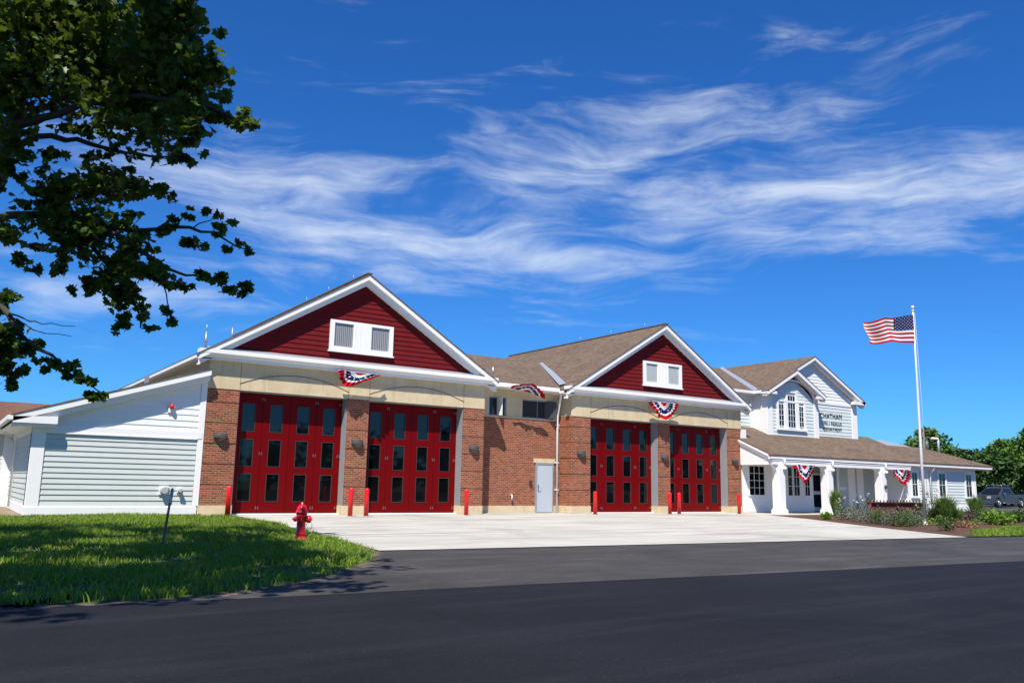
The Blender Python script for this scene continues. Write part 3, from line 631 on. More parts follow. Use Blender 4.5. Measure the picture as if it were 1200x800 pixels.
# right low wing front wall
P('low_wing_wall',MB().box(45.4,53.2,-1.57,3.0,0,2.7),'siding_white')
m=MB(); clap(m,[(45.75,.4),(53.0,.4),(53.0,2.5),(45.75,2.5)],-1.6,.17,.022); P('low_wing_siding',m,'siding_blue')
m=MB(); m.box(45.38,53.24,-1.64,-1.57,2.48,2.69); m.bbox(45.38,45.76,-1.66,-1.3,0,2.48,.012); m.bbox(52.98,53.26,-1.66,-1.3,0,2.48,.012); m.box(45.76,52.98,-1.64,-1.57,.1,.42); m.bbox(47.05,47.75,-1.68,-1.57,0,2.48,.012); P('low_wing_trim',m,'white')
for a,b in ((46.02,46.62),(48.93,49.68),(52.05,52.75)): win(a,b,.95,2.36,-1.62,2,2,.03,'white','winglass',.012,None,.12,True,.03,hung=True)
m=MB(); m.tube([(47.9,PE[0]+.03,2.78),(47.9,PE[0]+.1,2.5),(47.9,-1.72,2.3),(47.9,-1.72,.1)],.05,8); P('downspout',m,'white')
# rooftop extras
m=MB(); m.tube([(52.5,.2,3.6),(52.5,.2,4.60),(52.45,.2,4.66),(51.75,.2,4.66)],.065,8); P('roof_vent_pipe',m,'white',label='white elbow vent pipe on the low roof')
m=MB(); m.box(58,67,9.5,16,0,4.6); P('rear_block',m,'siding_white')
m=MB(); m.prism([(57.4,9,4.55),(67.6,9,4.55),(66,12.5,5.55),(59,12.5,5.55)],(0,0,-.06)); m.prism([(59,12.5,5.55),(66,12.5,5.55),(67.6,16.3,4.55),(57.4,16.3,4.55)],(0,0,-.06)); P('rear_roof',m,'flash',label='blue-grey roof showing behind the low wing')
P('roof_vent',MB().tube([(45.9,3.0,4.2),(45.9,3.0,4.9)],.04,6),'steel')

# lettering on the entrance gable
def text(body,x,z,size,y,parent,mat,bold=.012,sx=1):
    cu=bpy.data.curves.new('t','FONT'); cu.body=body; cu.size=size; cu.extrude=.02; cu.offset=-.011; cu.align_x='LEFT'; cu.space_character=1.05
    tmp=bpy.data.objects.new('t',cu); C.objects.link(tmp); bpy.context.view_layer.update()
    me=bpy.data.meshes.new_from_object(tmp.evaluated_get(bpy.context.evaluated_depsgraph_get()))
    bpy.data.objects.remove(tmp)
    mb=MB(); vs=[(x+v.co.x*sx,y-v.co.z,z+v.co.y) for v in me.vertices]; mb.add(vs,[tuple(p.vertices) for p in me.polygons])
    return P('lettering',mb,mat,parent)
SG_=ST
for body,x,z,s,w in (('CHATHAM',41.8,5.50,.41,2.1),('FIRE \u2022 RESCUE',41.98,5.10,.27,1.9),('DEPARTMENT',42.12,4.74,.27,1.75)):
    o=text(body,0,0,s,1.36,ST,'lamp'); 
    xs=[v.co.x for v in o.data.vertices]; wd=max(xs)-min(xs)
    for v in o.data.vertices: v.co.x=(v.co.x-min(xs))/wd*w
    o.location=Vector((x,1.36,z))-WO[ST.name]

# ------------------------------------------------------------------ wall lamps
def wall_lamp(x,label):
    L=empty('wall_lamp',(x,0,2.5),label,'wall lamp','wall lamps on the brick piers')
    m=MB(); n=12; r=.2
    prof=[(r*.55,0),(r,.10),(r,.20),(r*.9,.22)]
    for (ra,za),(rb,zb) in zip(prof[:-1],prof[1:]):
        for k in range(n):
            a0=math.pi+math.pi*k/n;a1=math.pi+math.pi*(k+1)/n
            m.quad(*[(x+1.15*rr*math.cos(a),rr*math.sin(a)-.02,2.5+zz) for rr,a,zz in ((ra,a0,za),(ra,a1,za),(rb,a1,zb),(rb,a0,zb))])
    m.add([(x+1.15*r*.9*math.cos(math.pi+math.pi*k/n),r*.9*math.sin(math.pi+math.pi*k/n)-.02,2.72) for k in range(n+1)],[tuple(range(n+1))])
    m.build('lamp_shade',M_['lamp'],L); MB().box(x-.22,x+.22,-.02,0,2.49,2.74).build('back_plate',M_['lamp'],L)
    MB().box(x-.1,x+.1,-.10,-.03,2.5,2.52).build('lens',M_['louver_pale'],L)
for x,l in ((6.62,'grey half-round wall lamp on the leftmost brick pier beside the white wing'),(11.66,'grey half-round wall lamp on the pier between the two left doors'),
 (16.8,'grey half-round wall lamp on the right-hand pier of the left gable'),(22.46,'grey half-round wall lamp on the pier beside the downspout'),
 (27.62,'grey half-round wall lamp under the centre bunting of the right gable'),(32.6,'grey half-round wall lamp on the last pier beside the white porch')): wall_lamp(x,l)
# alarm and meters
a=empty('fire_alarm',(4.95,0,3.45),'small red alarm beacon on the upper white clapboards of the left wing','alarm')
MB().lathe([(.02,0),(.07,.02),(.075,.10),(.04,.15),(.01,.16)],4.95,-.10,3.46,12).build('beacon',M_['bollard'],a); MB().box(4.85,5.05,-.05,.0,3.35,3.6).build('back_plate',M_['white'],a)
def meter(x,z,r,label,nm):
    e=empty(nm,(x,0,z-.1),label,'meter')
    m=MB(); m.tube([(x,-.02,z),(x,-.16,z),(x,-.2,z)],[r,r,r*.8],16); m.build('dial_case',M_['louver_pale'],e)
    MB().box(x-r*1.1,x+r*1.1,-.05,0,z-r*1.1,z+r*1.1).build('mounting_plate',M_['white'],e)
    m=MB(); m.tube([(x,-.1,z-r),(x,-.1,z-r-.12)],.03,8); m.build('conduit',M_['steel'],e)
meter(4.93,.80,.13,'round grey utility meter low on the left wing beside the wooden post','utility_meter'); meter(5.42,.80,.07,'small round outlet box low on the left wing near the brick pier','outlet_box')

# ------------------------------------------------------------------ bollards
def bollard():
    e=empty('bollard',(0,0,0),'','bollard','red bollards guarding the door piers')
    m=MB(); r=.085; prof=[(r,0),(r,.93)]+[(r*math.cos(t),.93+.05*math.sin(t)) for t in (.3,.6,.9,1.2,1.5)]
    m.lathe(prof,0,0,0,20); m.build('sleeve',M_['bollard'],e,origin=(0,0,0))
    MB().lathe([(.10,0),(.10,.015),(.09,.02)],0,0,0,20).build('base_ring',M_['joint'],e,origin=(0,0,0))
    return e
b0=bollard()
for i,(x,y,l) in enumerate([(6.62,-1.55,'red bollard at the left edge of the first door beside the lawn'),(10.92,-1.4,'red bollard in front of the pier between the left doors'),
 (11.53,-1.4,'red bollard at the left edge of the second door'),(15.85,-1.15,'red bollard in front of the pier right of the second door'),(22.42,-1.05,'red bollard at the left edge of the third door'),
 (26.8,-1.15,'red bollard in front of the pier between the right doors'),(27.4,-1.15,'red bollard at the left edge of the fourth door'),(31.3,-1.35,'red bollard before the white wall, nearest the porch')]):
    o=b0 if i==0 else copy_tree(b0); o.location=(x,y,-.004); o['label']=l

# ------------------------------------------------------------------ hydrant
hx,hy=5.10,-12.3
H=empty('fire_hydrant',(hx,hy,0),'red fire hydrant standing in the grass near the concrete','fire hydrant')
m=MB(); m.lathe([(.15,0),(.15,.03),(.10,.035),(.095,.10),(.10,.11),(.10,.14),(.092,.15),(.088,.42),(.105,.44),(.11,.50),(.105,.54)],hx,hy,0,24); m.build('barrel',M_['hydrant'],H)
m=MB(); m.lathe([(.125,0),(.125,.035),(.11,.04),(.105,.07),(.09,.13),(.06,.165),(.03,.18),(.028,.22),(.022,.225)],hx,hy,.54,24); m.build('bonnet',M_['hydrant'],H)
m=MB()
for k in range(8):
    t=k*math.pi/4; m.tube([(hx+.125*math.cos(t),hy+.125*math.sin(t),.0),(hx+.125*math.cos(t),hy+.125*math.sin(t),.05)],.012,6); m.tube([(hx+.108*math.cos(t),hy+.108*math.sin(t),.52),(hx+.108*math.cos(t),hy+.108*math.sin(t),.595)],.010,6)
m.build('flange_bolts',M_['hydrant'],H)
for dr,r,L in (((.83,-.56),.075,.20),((-.83,.56),.055,.16),((-.56,-.83),.055,.16)):
    m=MB(); d=Vector((dr[0],dr[1],0)); c=Vector((hx,hy,.42))
    m.tube([c+d*.06,c+d*.12],[r*.8,r*.8],14); m.tube([c+d*.12,c+d*(L-.02),c+d*L],[r,r,r*.75],14); m.tube([c+d*L,c+d*(L+.03)],.02,5)
    m.build('outlet_cap',M_['hydrant'],H)
m=MB(); m.tube([(hx+.15,hy-.12,.40),(hx+.19,hy-.13,.30),(hx+.17,hy-.10,.20),(hx+.12,hy-.06,.24),(hx+.09,hy-.04,.34)],.006,5); m.build('chain',M_['steel'],H)
# leaning post in the lawn
e=empty('metal_post',(2.34,-12.57,0),'thin weathered post leaning in the lawn before the left wing','post')
m=MB(); m.prism([(2.33,-12.60,0),(2.37,-12.60,0),(2.37,-12.57,0),(2.33,-12.57,0)],(.09,0,1.02)); m.build('stake',M_['post'],e); MB().prism([(2.385,-12.606,.74),(2.445,-12.606,.74),(2.465,-12.606,.98),(2.405,-12.606,.98)],(0,.005,0)).build('reflector',M_['steel'],e)

# ------------------------------------------------------------------ cloth
def star(mb,c,u,v,n,r):
    pts=[c+n*.004+(u*math.sin(2*math.pi*k/10)+v*math.cos(2*math.pi*k/10))*(r if k%2==0 else r*.42) for k in range(10)]
    pts.append(c+n*.004); mb.add(pts,[(k,(k+1)%10,10) for k in range(10)])
def bunting(label,x,y,z,w,h,warp=None,pleats=13,amp=.035,pw=.55,crump=1.0):
    """half-round pleated fan hung from its straight top edge; warp maps (u across, v down, d out) to world"""
    if warp is None: warp=lambda u,v,d:(x+u,y-d,z-v)
    e=empty('patriotic_bunting',(x,y,z),label,'bunting','patriotic fan buntings hung on the station')
    NA=pleats*6; rings=[0,.13,.24,.34,.45,.56,.68,.78,.89,1.0]
    band=['r','r','w','w','b','b','w','r','r']; mats=[L_['cloth_red'],L_['cloth_white'],L_['cloth_blue']]
    def pt(rr,ai):
        t=math.pi*ai/NA; R_=rr*(1+.015*math.sin(pleats*t)); 
        u=-math.cos(t)*R_*w/2; v=(pw*(1-abs(math.cos(t))**1.25)+(1-pw)*math.sin(t))*R_*h
        u+=.03*crump*math.sin(9*v+5*u+x)*rr; v+=.03*crump*math.sin(8*u+x*2)*rr
        d=crump*.05*rr*math.sin(6*u+7*v+x)+amp*rr*math.sin(t*pleats*2)+.05*rr*math.sin(t)
        return Vector(warp(u,v,d))
    m=MB()
    V=[[pt(r,a) for a in range(NA+1)] for r in rings]
    for i in range(len(rings)-1):
        m.cm={'r':0,'w':1,'b':2}[band[i]]
        for a in range(NA):
            m.quad(V[i][a],V[i][a+1],V[i+1][a+1],V[i+1][a])
    st=m; st.cm=1
    for k in range(7):
        a=int(NA*(k+.9)/7.8); c=pt(.56,a); u=(pt(.56,a+1)-pt(.56,a-1)).normalized(); v=(pt(.5,a)-pt(.62,a)).normalized(); n=u.cross(v).normalized()
        if n.dot(CAM-c)<0:n=-n
        star(st,c+n*.01,u,v,n,.055)
    m.build('fan',mats,e)
    p0=Vector(warp(-w/2,0,0));p1=Vector(warp(w/2,0,0)); MB().tube([p0,(p0+p1)/2+Vector((0,0,.0)),p1],.012,6).build('heading_cord',L_['cloth_white'],e)
    return e
bunting('bunting hung straight from the right gable cornice between doors three and four',27.2,-.42,5.22,1.85,.86,amp=.05,warp=lambda u,v,d:(27.2+u+.10*v,-.42-d,5.22-v*(1-.10*u)))
def wl(u,v,d):  # blown to one side: right half folded up along the cornice
    k=max(0,min(1,(u+.45)/1.35)); vv=v*(1-.86*k**.7); return (11.5+u*.98-.34*v*(1-k),-.42-d-.25*v*k,5.24-vv-.02*k)
bunting('bunting blown sideways under the left gable cornice between doors one and two',11.5,-.42,5.24,1.85,.80,wl,amp=.05)
def wm(u,v,d):  # blown upward over the gutter, drooping at its right end
    t=max(0.0,(u+1.0)/2); return (19.62+u*1.0+.10*v,.24-d*.8-.30*v,5.27-.34*t**2.2+v*.40*(1-.15*t))
bunting('bunting blown up against the gutter between the two brick bays',19.65,.22,5.3,1.9,.85,wm,amp=.04)
bunting('bunting hung below the porch beam left of the entry door',35.55,-2.04,2.46,1.75,.92,amp=.04)
bunting('bunting hung below the porch beam nearest the low wing windows',44.25,-2.06,2.46,1.75,.86,amp=.05,warp=lambda u,v,d:(44.25+u+.15*v,-2.06-d,2.46-v))

# flag pole and flag
fx,fy=29.5,-11.75
FP=empty('flag_pole',(fx,fy,0),'tall silver flag pole rising from the flower bed','flag pole')
m=MB(); m.tube([(fx,fy,0),(fx+.02,fy,3),(fx+.05,fy,5.6),(fx+.07,fy,8.18)],[.055,.05,.038,.028],14); m.build('shaft',M_['pole'],FP)
MB().lathe([(.13,0),(.13,.04),(.09,.10),(.08,.16)],fx,fy,0,16).build('collar',M_['pole'],FP)
MB().lathe([(.03,0),(.05,.02),(.05,.06),(.015,.09),(.05,.12),(.065,.17),(.05,.22),(.01,.235)],fx+.07,fy,8.16,14).build('finial',M_['pole'],FP)
m=MB(); m.tube([(fx+.10,fy-.05,8.1),(fx+.13,fy-.09,4.5),(fx+.10,fy-.09,1.2)],.006,5); m.build('halyard',L_['cloth_white'],FP); MB().box(fx+.06,fx+.16,fy-.11,fy-.06,1.1,1.2).build('cleat',M_['steel'],FP)
FL=empty('national_flag',(fx,fy,6.85),'red, white and blue starred flag flying from the pole','flag')
NU=52; NVr=13*2; Wd,Hd=1.88,1.12
fd=-Rt  # flies towards image-left
fn=Vector((-fd.y,fd.x,0))
def fp(u,v):   # u 0..1 from pole, v 0..1 down
    top=Vector((fx+.04,fy-.02,8.02)); 
    ph=u*11+v*1.6; a=.23*u**.7*(.35+u)
    off=fn*(a*math.sin(ph)+.05*u*math.sin(u*5+v*4))
    sag=-.27*u*(1-.55*v) + .035*u*math.sin(ph*1.05+1.2)*1.4+.06*math.sin(3.1*u)*v
    x=u*Wd*(1-.05*u+.02*math.sin(6*v)*u)
    return top+fd*x+off+Vector((0,0,sag-v*Hd*(1-.03*u)))
m=MB()
for j in range(NVr):
    for i in range(NU):
        u0,u1=i/NU,(i+1)/NU; v0,v1=j/NVr,(j+1)/NVr
        can=(u1<=.405) and j<14
        m.cm=2 if can else (0 if (j//2)%2==0 else 1)
        m.add([fp(u0,v0),fp(u1,v0),fp(u1,v1),fp(u0,v1)],[(0,1,2,3)],True)
st=m; st.cm=1
for r in range(9):
    for c_ in range(6 if r%2==0 else 5):
        u=.03+(.068*c_ if r%2==0 else .034+.068*c_); v=.045+r*.057
        c=fp(u,v); uu=(fp(u+.01,v)-fp(u-.01,v)).normalized(); vv=(fp(u,v-.01)-fp(u,v+.01)).normalized(); n=uu.cross(vv).normalized()
        if n.dot(CAM-c)<0:n=-n
        star(st,c+n*.006,uu,vv,n,.025)
m.build('cloth',[L_['cloth_red'],L_['cloth_white'],L_['cloth_blue']],FL)

# ------------------------------------------------------------------ steel beam
bx0,bx1,by=33.2,37.7,-7.0
B=empty('steel_beam',((bx0+bx1)/2,by,0),'rust-brown steel beam standing lengthwise among the flowers','beam')
m=MB(); m.box(bx0,bx1,by-.02,by+.02,.10,.72); m.box(bx0-.01,bx1+.01,by-.11,by+.11,.70,.74); m.box(bx0-.01,bx1+.01,by-.2,by+.2,.08,.12)
for k in range(2):
    x=bx0+.04+(bx1-bx0-.08)*k; m.box(x-.012,x+.012,by-.18,by-.021,.12,.70)
m.build('web',M_['rust'],B)
for k in range(17):
    x=bx0+.14+k*(bx1-bx0-.28)/16; MB().lathe([(.022,0),(.022,.05),(.03,.052),(.03,.085),(.01,.09)],x,by-.06,.74,8).build('bolt',M_['rust'],B)
for x in (bx0+.5,bx1-.5): MB().box(x-.12,x+.12,by-.16,by+.16,0,.08).build('foot',M_['stone'],B)
MB().lathe([(.10,0),(.10,.01)],(bx0+bx1)/2,by-.1,.5,14).build('plaque',M_['chrome'],B)

# ------------------------------------------------------------------ vegetation helpers
def leaves(mb,cs,size,droop=.5,lobed=False,asp=1.0,rs=None):
    rs=rs or NR
    for c,sz in cs:
        c=Vector(c); n=Vector((rs.normal(),rs.normal(),abs(rs.normal())*.9+droop)).normalized()
        t=Vector((rs.normal(),rs.normal(),rs.normal()-droop*.7)); t=(t-n*t.dot(n)).normalized(); b=n.cross(t)
        s=size*sz*(.7+.6*rs.rand())
        if lobed:
            o=[(0,-.5),(.16,-.28),(.46,-.32),(.34,-.06),(.52,.14),(.26,.16),(.0,.56),(-.26,.16),(-.52,.14),(-.34,-.06),(-.46,-.32),(-.16,-.28)]
            v=[c+(b*x+t*y)*s+n*(-.22*abs(x)*s) for x,y in o]
            mb.add(v,[(0,1,2,3),(0,3,6,9),(3,4,5,6),(6,7,8,9),(9,10,11,0)])
        else:
            v=[c-t*s*.5,c+b*s*.28*asp-n*.04*s,c+t*s*.5,c-b*s*.28*asp-n*.04*s]; mb.add(v,[(0,1,2,3)])
def blob(c,r,n,shell=.5,rs=None):
    rs=rs or NR; out=[]
    for _ in range(n):
        d=rs.normal(size=3); d/=np.linalg.norm(d); k=(shell+(1-shell)*rs.rand())
        out.append(((c[0]+d[0]*r[0]*k,c[1]+d[1]*r[1]*k,c[2]+d[2]*r[2]*k),1))
    return out
def tree(name,x,y,h,rad,label,mat,n=2600,ls=.42,group=None,seed=0,tr=.25,base=.28,clumps=26):
    rs=np.random.RandomState(seed+100)
    T=empty(name,(x,y,0),label,'tree',group)
    m=MB(); top=(x+rs.normal()*.3,y+rs.normal()*.3,h*.8)
    m.tube([(x,y,-.1),(x+.1,y,h*.2),(x,y+.1,h*.45),top],[tr*1.3,tr,tr*.7,tr*.2],8)
    cl=[]
    for k in range(clumps):
        a=rs.rand()*2*math.pi; zz=base+(1-base)*rs.rand()**.8; prof=math.sin(math.pi*min(1,(zz-base)/(1-base)*.82+.18))**.6
        rr=rad*prof*math.sqrt(rs.rand())*.85
        c=(x+rr*math.cos(a),y+rr*math.sin(a),h*(zz*.88+.02)); cr=rad*(.22+.2*rs.rand()); cl.append((c,cr))
        if k%3==0: m.tube([(x,y+.05,h*min(.6,zz*.6)),((x+c[0])/2,(y+c[1])/2,c[2]*.85),c],[tr*.4,tr*.22,tr*.06],5)
    m.build('trunk',M_['bark'],T)
    lf=MB(); per=n//clumps
    for c,cr in cl: leaves(lf,blob(c,(cr,cr,cr*.75),per,.55,rs),ls,.5,rs=rs)
    leaves(lf,blob((x,y,h*.58),(rad*.85,rad*.85,h*.36),n//4,.5,rs),ls,.5,rs=rs)
    lf.build('crown',mat,T); return T

# foreground maple at the left
bx_,by_=-6.4,-18.6
MT=empty('maple_tree',(bx_,by_,0),'large dark maple leaning over the lawn, leaves filling the upper left','tree')
tm=MB()
def limb(pts,r0,r1,n=7):
    P_=[W(*p) if len(p)==3 and not isinstance(p,Vector) else p for p in pts]
    # densify with slight wobble
    out=[];rad=[]
    for i in range(len(P_)-1):
        for k in range(3):
            t=k/3; q=P_[i].lerp(P_[i+1],t); j=.03 if k else 0
            out.append(q+Vector((R.uniform(-j,j),R.uniform(-j,j),R.uniform(-j,j)))); rad.append(r0+(r1-r0)*((i+t)/(len(P_)-1))**.8)
    out.append(P_[-1]); rad.append(r1); tm.tube(out,rad,n)
trunk_base=Vector((bx_,by_,-.1)); crotch=W(-90,330,12.5)
limb([trunk_base,Vector((bx_+.1,by_+.05,1.3)),crotch.lerp(Vector((bx_,by_,2.6)),.5),crotch],.34,.24,12)
limb([crotch,W(-40,270,12.3),W(-5,205,12)],.22,.17,9)
limb([W(-5,205,12),W(12,160,11.8),W(28,95,12),W(60,20,12),W(90,-60,12.3),W(110,-150,12.6)],.16,.05)
limb([crotch,Vector((-6.0,-19.6,5.2)),Vector((-4.2,-21.0,7.6)),Vector((-2.0,-21.2,8.7)),Vector((.2,-20.6,9.2))],.17,.03)
limb([Vector((-4.2,-21.0,7.6)),Vector((-3.2,-19.8,8.8)),Vector((-2.0,-18.6,9.5))],.08,.02)
limb([crotch,W(-120,150,12.8),W(-100,0,13),W(-60,-140,13.2),W(-40,-260,13.4)],.2,.05)
limb([W(14,150,11.8),W(50,138,11.6),W(110,118,11.2),W(170,112,10.7),W(240,122,10.2),W(296,145,10.1)],.075,.012,6)
limb([W(8,175,11.9),W(45,160,11.8),W(90,163,11.7),W(130,175,11.7),W(175,183,11.1),W(210,186,10.6)],.06,.01,6)
limb([W(20,150,11.9),W(45,128,12.2),W(75,112,12.4),W(120,95,12.5),W(180,75,11.8),W(240,60,11.2)],.07,.012,6)
limb([W(-40,270,12.3),W(10,252,12),W(60,250,11.8),W(110,258,11.6),W(150,270,11.5),W(210,266,11.4),W(250,272,11.3),W(290,293,11.2)],.08,.008,6)
limb([W(60,250,11.8),W(105,285,11.9),W(135,320,12),W(155,350,12),W(165,385,12)],.045,.01,6)
limb([W(120,262,11.6),W(165,295,11.4),W(205,318,11.3),W(240,326,11.2),W(290,342,11.1)],.035,.007,6)
limb([W(180,300,11.4),W(195,345,11.4),W(203,378,11.4)],.015,.006,5)
limb([W(205,266,11.4),W(218,248,11.3)],.012,.005,5); limb([W(225,268,11.4),W(255,252,11.3)],.012,.005,5)
limb([crotch,W(-60,345,12),W(-15,350,11.8),W(10,368,11.7),W(35,402,11.6),W(70,425,11.5),W(118,460,11.4)],.09,.008,6)
limb([W(8,366,11.7),W(30,374,11.7),W(50,380,11.7),W(88,382,11.6)],.014,.004,4); limb([W(14,372,11.7),W(38,386,11.7),W(84,394,11.6)],.012,.004,4); limb([W(-12,352,11.8),W(5,351,11.8),W(24,349,11.8)],.01,.003,4)
limb([W(-120,150,12.8),W(-200,60,13.4),W(-320,-20,14)],.11,.03); limb([W(-100,0,13),W(-10,-60,14),W(90,-120,14.6)],.09,.02)
tm.build('trunk',M_['bark'],MT)
cr=MB(); PXM=F*1000
blobs=[(8,105,30,40,11.4,2.4),(25,170,26,22,11.4,1.6),(-5,200,20,24,11.5,2),(95,150,30,12,11.4,1.3),(5,348,16,10,11.5,2),(40,25,85,60,11.8,3.0),(120,20,80,60,12,3.0),(150,60,75,55,11.6,3.0),(195,60,55,55,11.7,2.6),(215,25,30,32,12,2.3),(190,15,40,30,12,2.3),(232,95,36,34,11.6,2.4),(250,70,18,20,11.7,1.9),(60,85,70,32,11.5,2.8),(120,112,65,30,11.5,2.8),
(170,118,62,36,11.3,2.8),(205,140,42,28,11.3,2.5),(165,160,60,18,11.5,1.6),(225,165,16,12,11.4,2),(200,190,26,12,11.5,1.8),(283,146,20,16,11.1,2.3),(262,140,14,9,11.2,1.8),(238,128,22,14,11.2,2),(250,135,16,10,11.2,2),(237,180,5,4,11.4,2),(245,48,12,10,11.8,.8),(258,40,4,5,11.8,2),
(20,95,40,30,11.8,1.8),(10,130,22,26,12.2,1.1),(70,150,28,10,11.9,.8),(100,185,30,12,11.9,1.4),(120,128,60,20,12,1.5),(150,183,22,10,11.7,1.2),(40,182,22,14,12.1,.9),
(70,212,44,18,11.8,2.5),(120,208,45,16,11.6,2.8),(160,218,34,14,11.5,2.8),(190,228,16,12,11.5,2.5),(100,225,60,14,11.8,2.2),(205,232,8,8,11.5,2),
(60,240,42,22,11.7,2.4),(35,240,18,8,11.8,1.6),(8,272,20,18,11.9,2.6),(-20,262,30,22,12,2.4),(50,272,36,20,11.7,2.4),(100,262,44,24,11.6,2.6),(35,305,16,14,11.8,2.0),(75,315,16,14,11.8,2),(110,290,40,24,11.8,2.6),(150,262,26,16,11.5,2.2),(128,322,38,24,11.9,2.8),(165,300,32,24,11.5,2.4),
(100,338,18,14,11.9,2.2),(145,352,26,20,12,2.6),(150,382,16,14,12,2.4),(170,368,12,12,12,1.8),(195,322,24,16,11.4,2.2),(215,336,12,8,11.4,1.6),(218,248,10,9,11.3,2),(250,254,11,11,11.3,2.1),(195,266,18,12,11.4,1.8),(222,276,16,12,11.4,2),(255,272,12,9,11.3,2),(275,288,14,8,11.2,2.1),(290,294,9,6,11.2,2.2),(240,288,12,6,11.3,1.6),(272,262,5,5,11.3,1.6),
(236,322,14,9,11.2,2.2),(262,326,14,10,11.2,2.4),(284,340,14,10,11.1,2.4),(268,342,14,6,11.2,1.8),(196,362,8,9,11.4,2.2),(205,376,7,8,11.4,2.2),(178,384,8,6,11.9,1.8),
(-5,362,14,14,11.8,2.4),(2,395,22,22,11.7,2.7),(26,408,16,12,11.6,2.4),(8,425,20,16,11.7,2.2),(14,450,6,14,11.7,1.8),(-20,420,25,30,11.9,2.4),(46,424,6,6,11.6,1.8),(68,428,10,8,11.5,2.3),(86,432,9,7,11.5,2.2),(92,440,8,7,11.5,2),(104,452,11,9,11.4,2.4),(117,462,6,6,11.4,2.4)]
for x,y,rx,ry,D,dn in blobs:
    if x>175 and y<60: D-=1.3
    elif x>175 and y<175: D-=1.0
    if y>350 and x<130: dn*=1.7; rx*=1.12; ry*=1.12
    c=W(x,y,D); k=D/PXM; sx,sy=rx*k*.93,ry*k*.93; sd=min(.9,max(.12,(sx+sy)*.55))
    n=int(max(8,rx*ry*dn*.034*3.2))
    twn=max(1,int(n/22))
    subs=[(NR.normal(0,.48),NR.normal(0,.48),NR.normal(0,.5)) for _ in range(max(3,n//14))]
    pts=[]
    for _ in range(n):
        s_=subs[NR.randint(len(subs))]
        a,b,d=[s_[q]+NR.normal(0,.22) for q in range(3)]
        l=math.hypot(a,b)
        if l>1: a/=l;b/=l
        pts.append((c+R2*a*sx+U2*b*sy+Fw*d*sd,1))
    leaves(cr,pts,.118,.35,True)
# crown beyond the picture's edge
for x,y,rx,ry,D,n in [(-120,40,110,120,13,900),(-250,-40,120,110,14,800),(0,-90,140,80,13,1000),(60,-110,110,70,12.6,800),(-120,-200,160,100,14,1000),(60,-230,140,90,14,800),(-110,230,80,70,12.8,500),(-260,140,110,80,14,600),(130,-60,60,50,11.6,350),(-140,380,60,50,12.4,250)]:
    c=W(x,y,D); k=D/PXM
    subs=[NR.normal(0,.45,3) for _ in range(22)]
    pts=[]
    for _ in range(n):
        a=subs[NR.randint(22)]+NR.normal(0,.13,3); pts.append((c+R2*a[0]*rx*k+U2*a[1]*ry*k+Fw*a[2]*1.6,1))
    leaves(cr,pts,.19,.35,True)
for tx,ty,h in [(3.0,-17.9,8.6),(2.1,-16.0,9),(1.0,-17.5,8.6),(0,-15.2,9.2),(1.6,-14.6,9.6),(-1,-17,8.6),(3.0,-15.6,9.3),(.6,-19.2,8.2),(-.6,-14.0,9.8),(2.3,-19.3,8.2),(-1.2,-18.8,8.2),(-2.6,-15.6,9),(-3,-18,8.4),(3.6,-16.1,9.6),(0.2,-18.6,8.2),(-.9,-18.0,8.4),(1.6,-18.7,8.4),(-2.0,-19.0,8.2),(.0,-17.4,8.9),(-.4,-19.6,8.2),(.9,-18.4,8.4),(-1.8,-17.4,8.4),(2.4,-17.0,8.8),(1.8,-17.2,9.6),(0.2,-16.6,9.6)]:  # unseen leaf clumps added up-sun so their shade falls on the lawn
    c=Vector((tx-h/2.12,ty-h/2.12,h)); subs=[NR.normal(0,.42,3) for _ in range(14)]; pts=[]
    for _ in range(330):
        a=subs[NR.randint(14)]+NR.normal(0,.16,3); pts.append((c+Vector((a[0]*1.25,a[1]*1.25,a[2]*.7)),1))
    leaves(cr,pts,.20,.6,True)
cr.build('crown',L_['maple'],MT)

# background trees on the right
TG='trees beyond the station'
def GP(px,depth): # ground point on the view ray column px at forward depth
    d=Fw+R2*((px-600)/(F*1000)); p=CAM+d*(depth/(math.cos(PIT)))
    return p.x,p.y
for i,(px,dp,h,rad,l,mt,n) in enumerate([
 (1090,95,8.6,4.2,'rounded tree top rising behind the low roof and flag pole','far',3600),
 (1128,100,6.5,4.6,'lower spreading tree behind the right end of the low roof','fardark',3200),
 (1163,118,7.4,4.5,'farther dark tree in the dip between the two tall crowns','fardark',2800),
 (1183,92,7.2,3.4,'dense green tree directly behind the parked pickup','far',4200),
 (1217,84,8.0,3.8,'bright green tree cut by the right edge of the photograph','far',4200),
 (1140,84,5.0,2.6,'small dark tree just right of the low wing corner','fardark',2000),
 (1165,80,5.2,2.6,'low leafy tree above the cab of the pickup','fardark',2200)]):
    x,y=GP(px-11,dp); tree('broadleaf_tree',x,y,h,rad,l,L_[mt],n,.5,TG,seed=i,base=.22,clumps=34)
# woods behind everything, and across the road (seen in the door glass)
def woods(name,pts,h,ls,n,label,mat):
    m=MB(); rs=np.random.RandomState(3)
    for x,y in pts:
        hh=h*(.75+.5*rs.rand()); rr=h*.45*(.7+.6*rs.rand())
        leaves(m,blob((x,y,hh*.5),(rr,rr,hh*.5),n,.6,rs),ls,.4,rs=rs); m.tube([(x,y,0),(x,y,hh*.7)],[.25,.08],5)
    return tag(m.build(name,mat),label,'woods',kind='stuff')
woods('far_woods',[(x+NR.normal()*2,135+NR.normal()*6) for x in range(-90,230,7)],8,1.3,170,'distant wood behind the station',L_['fardark'])
woods('roadside_woods',[(x+NR.normal()*1.5,-66+NR.normal()*2-.0*x) for x in range(-30,140,4)],7,1.2,300,'wood across the road, mirrored in the door glass',L_['shadewood'])

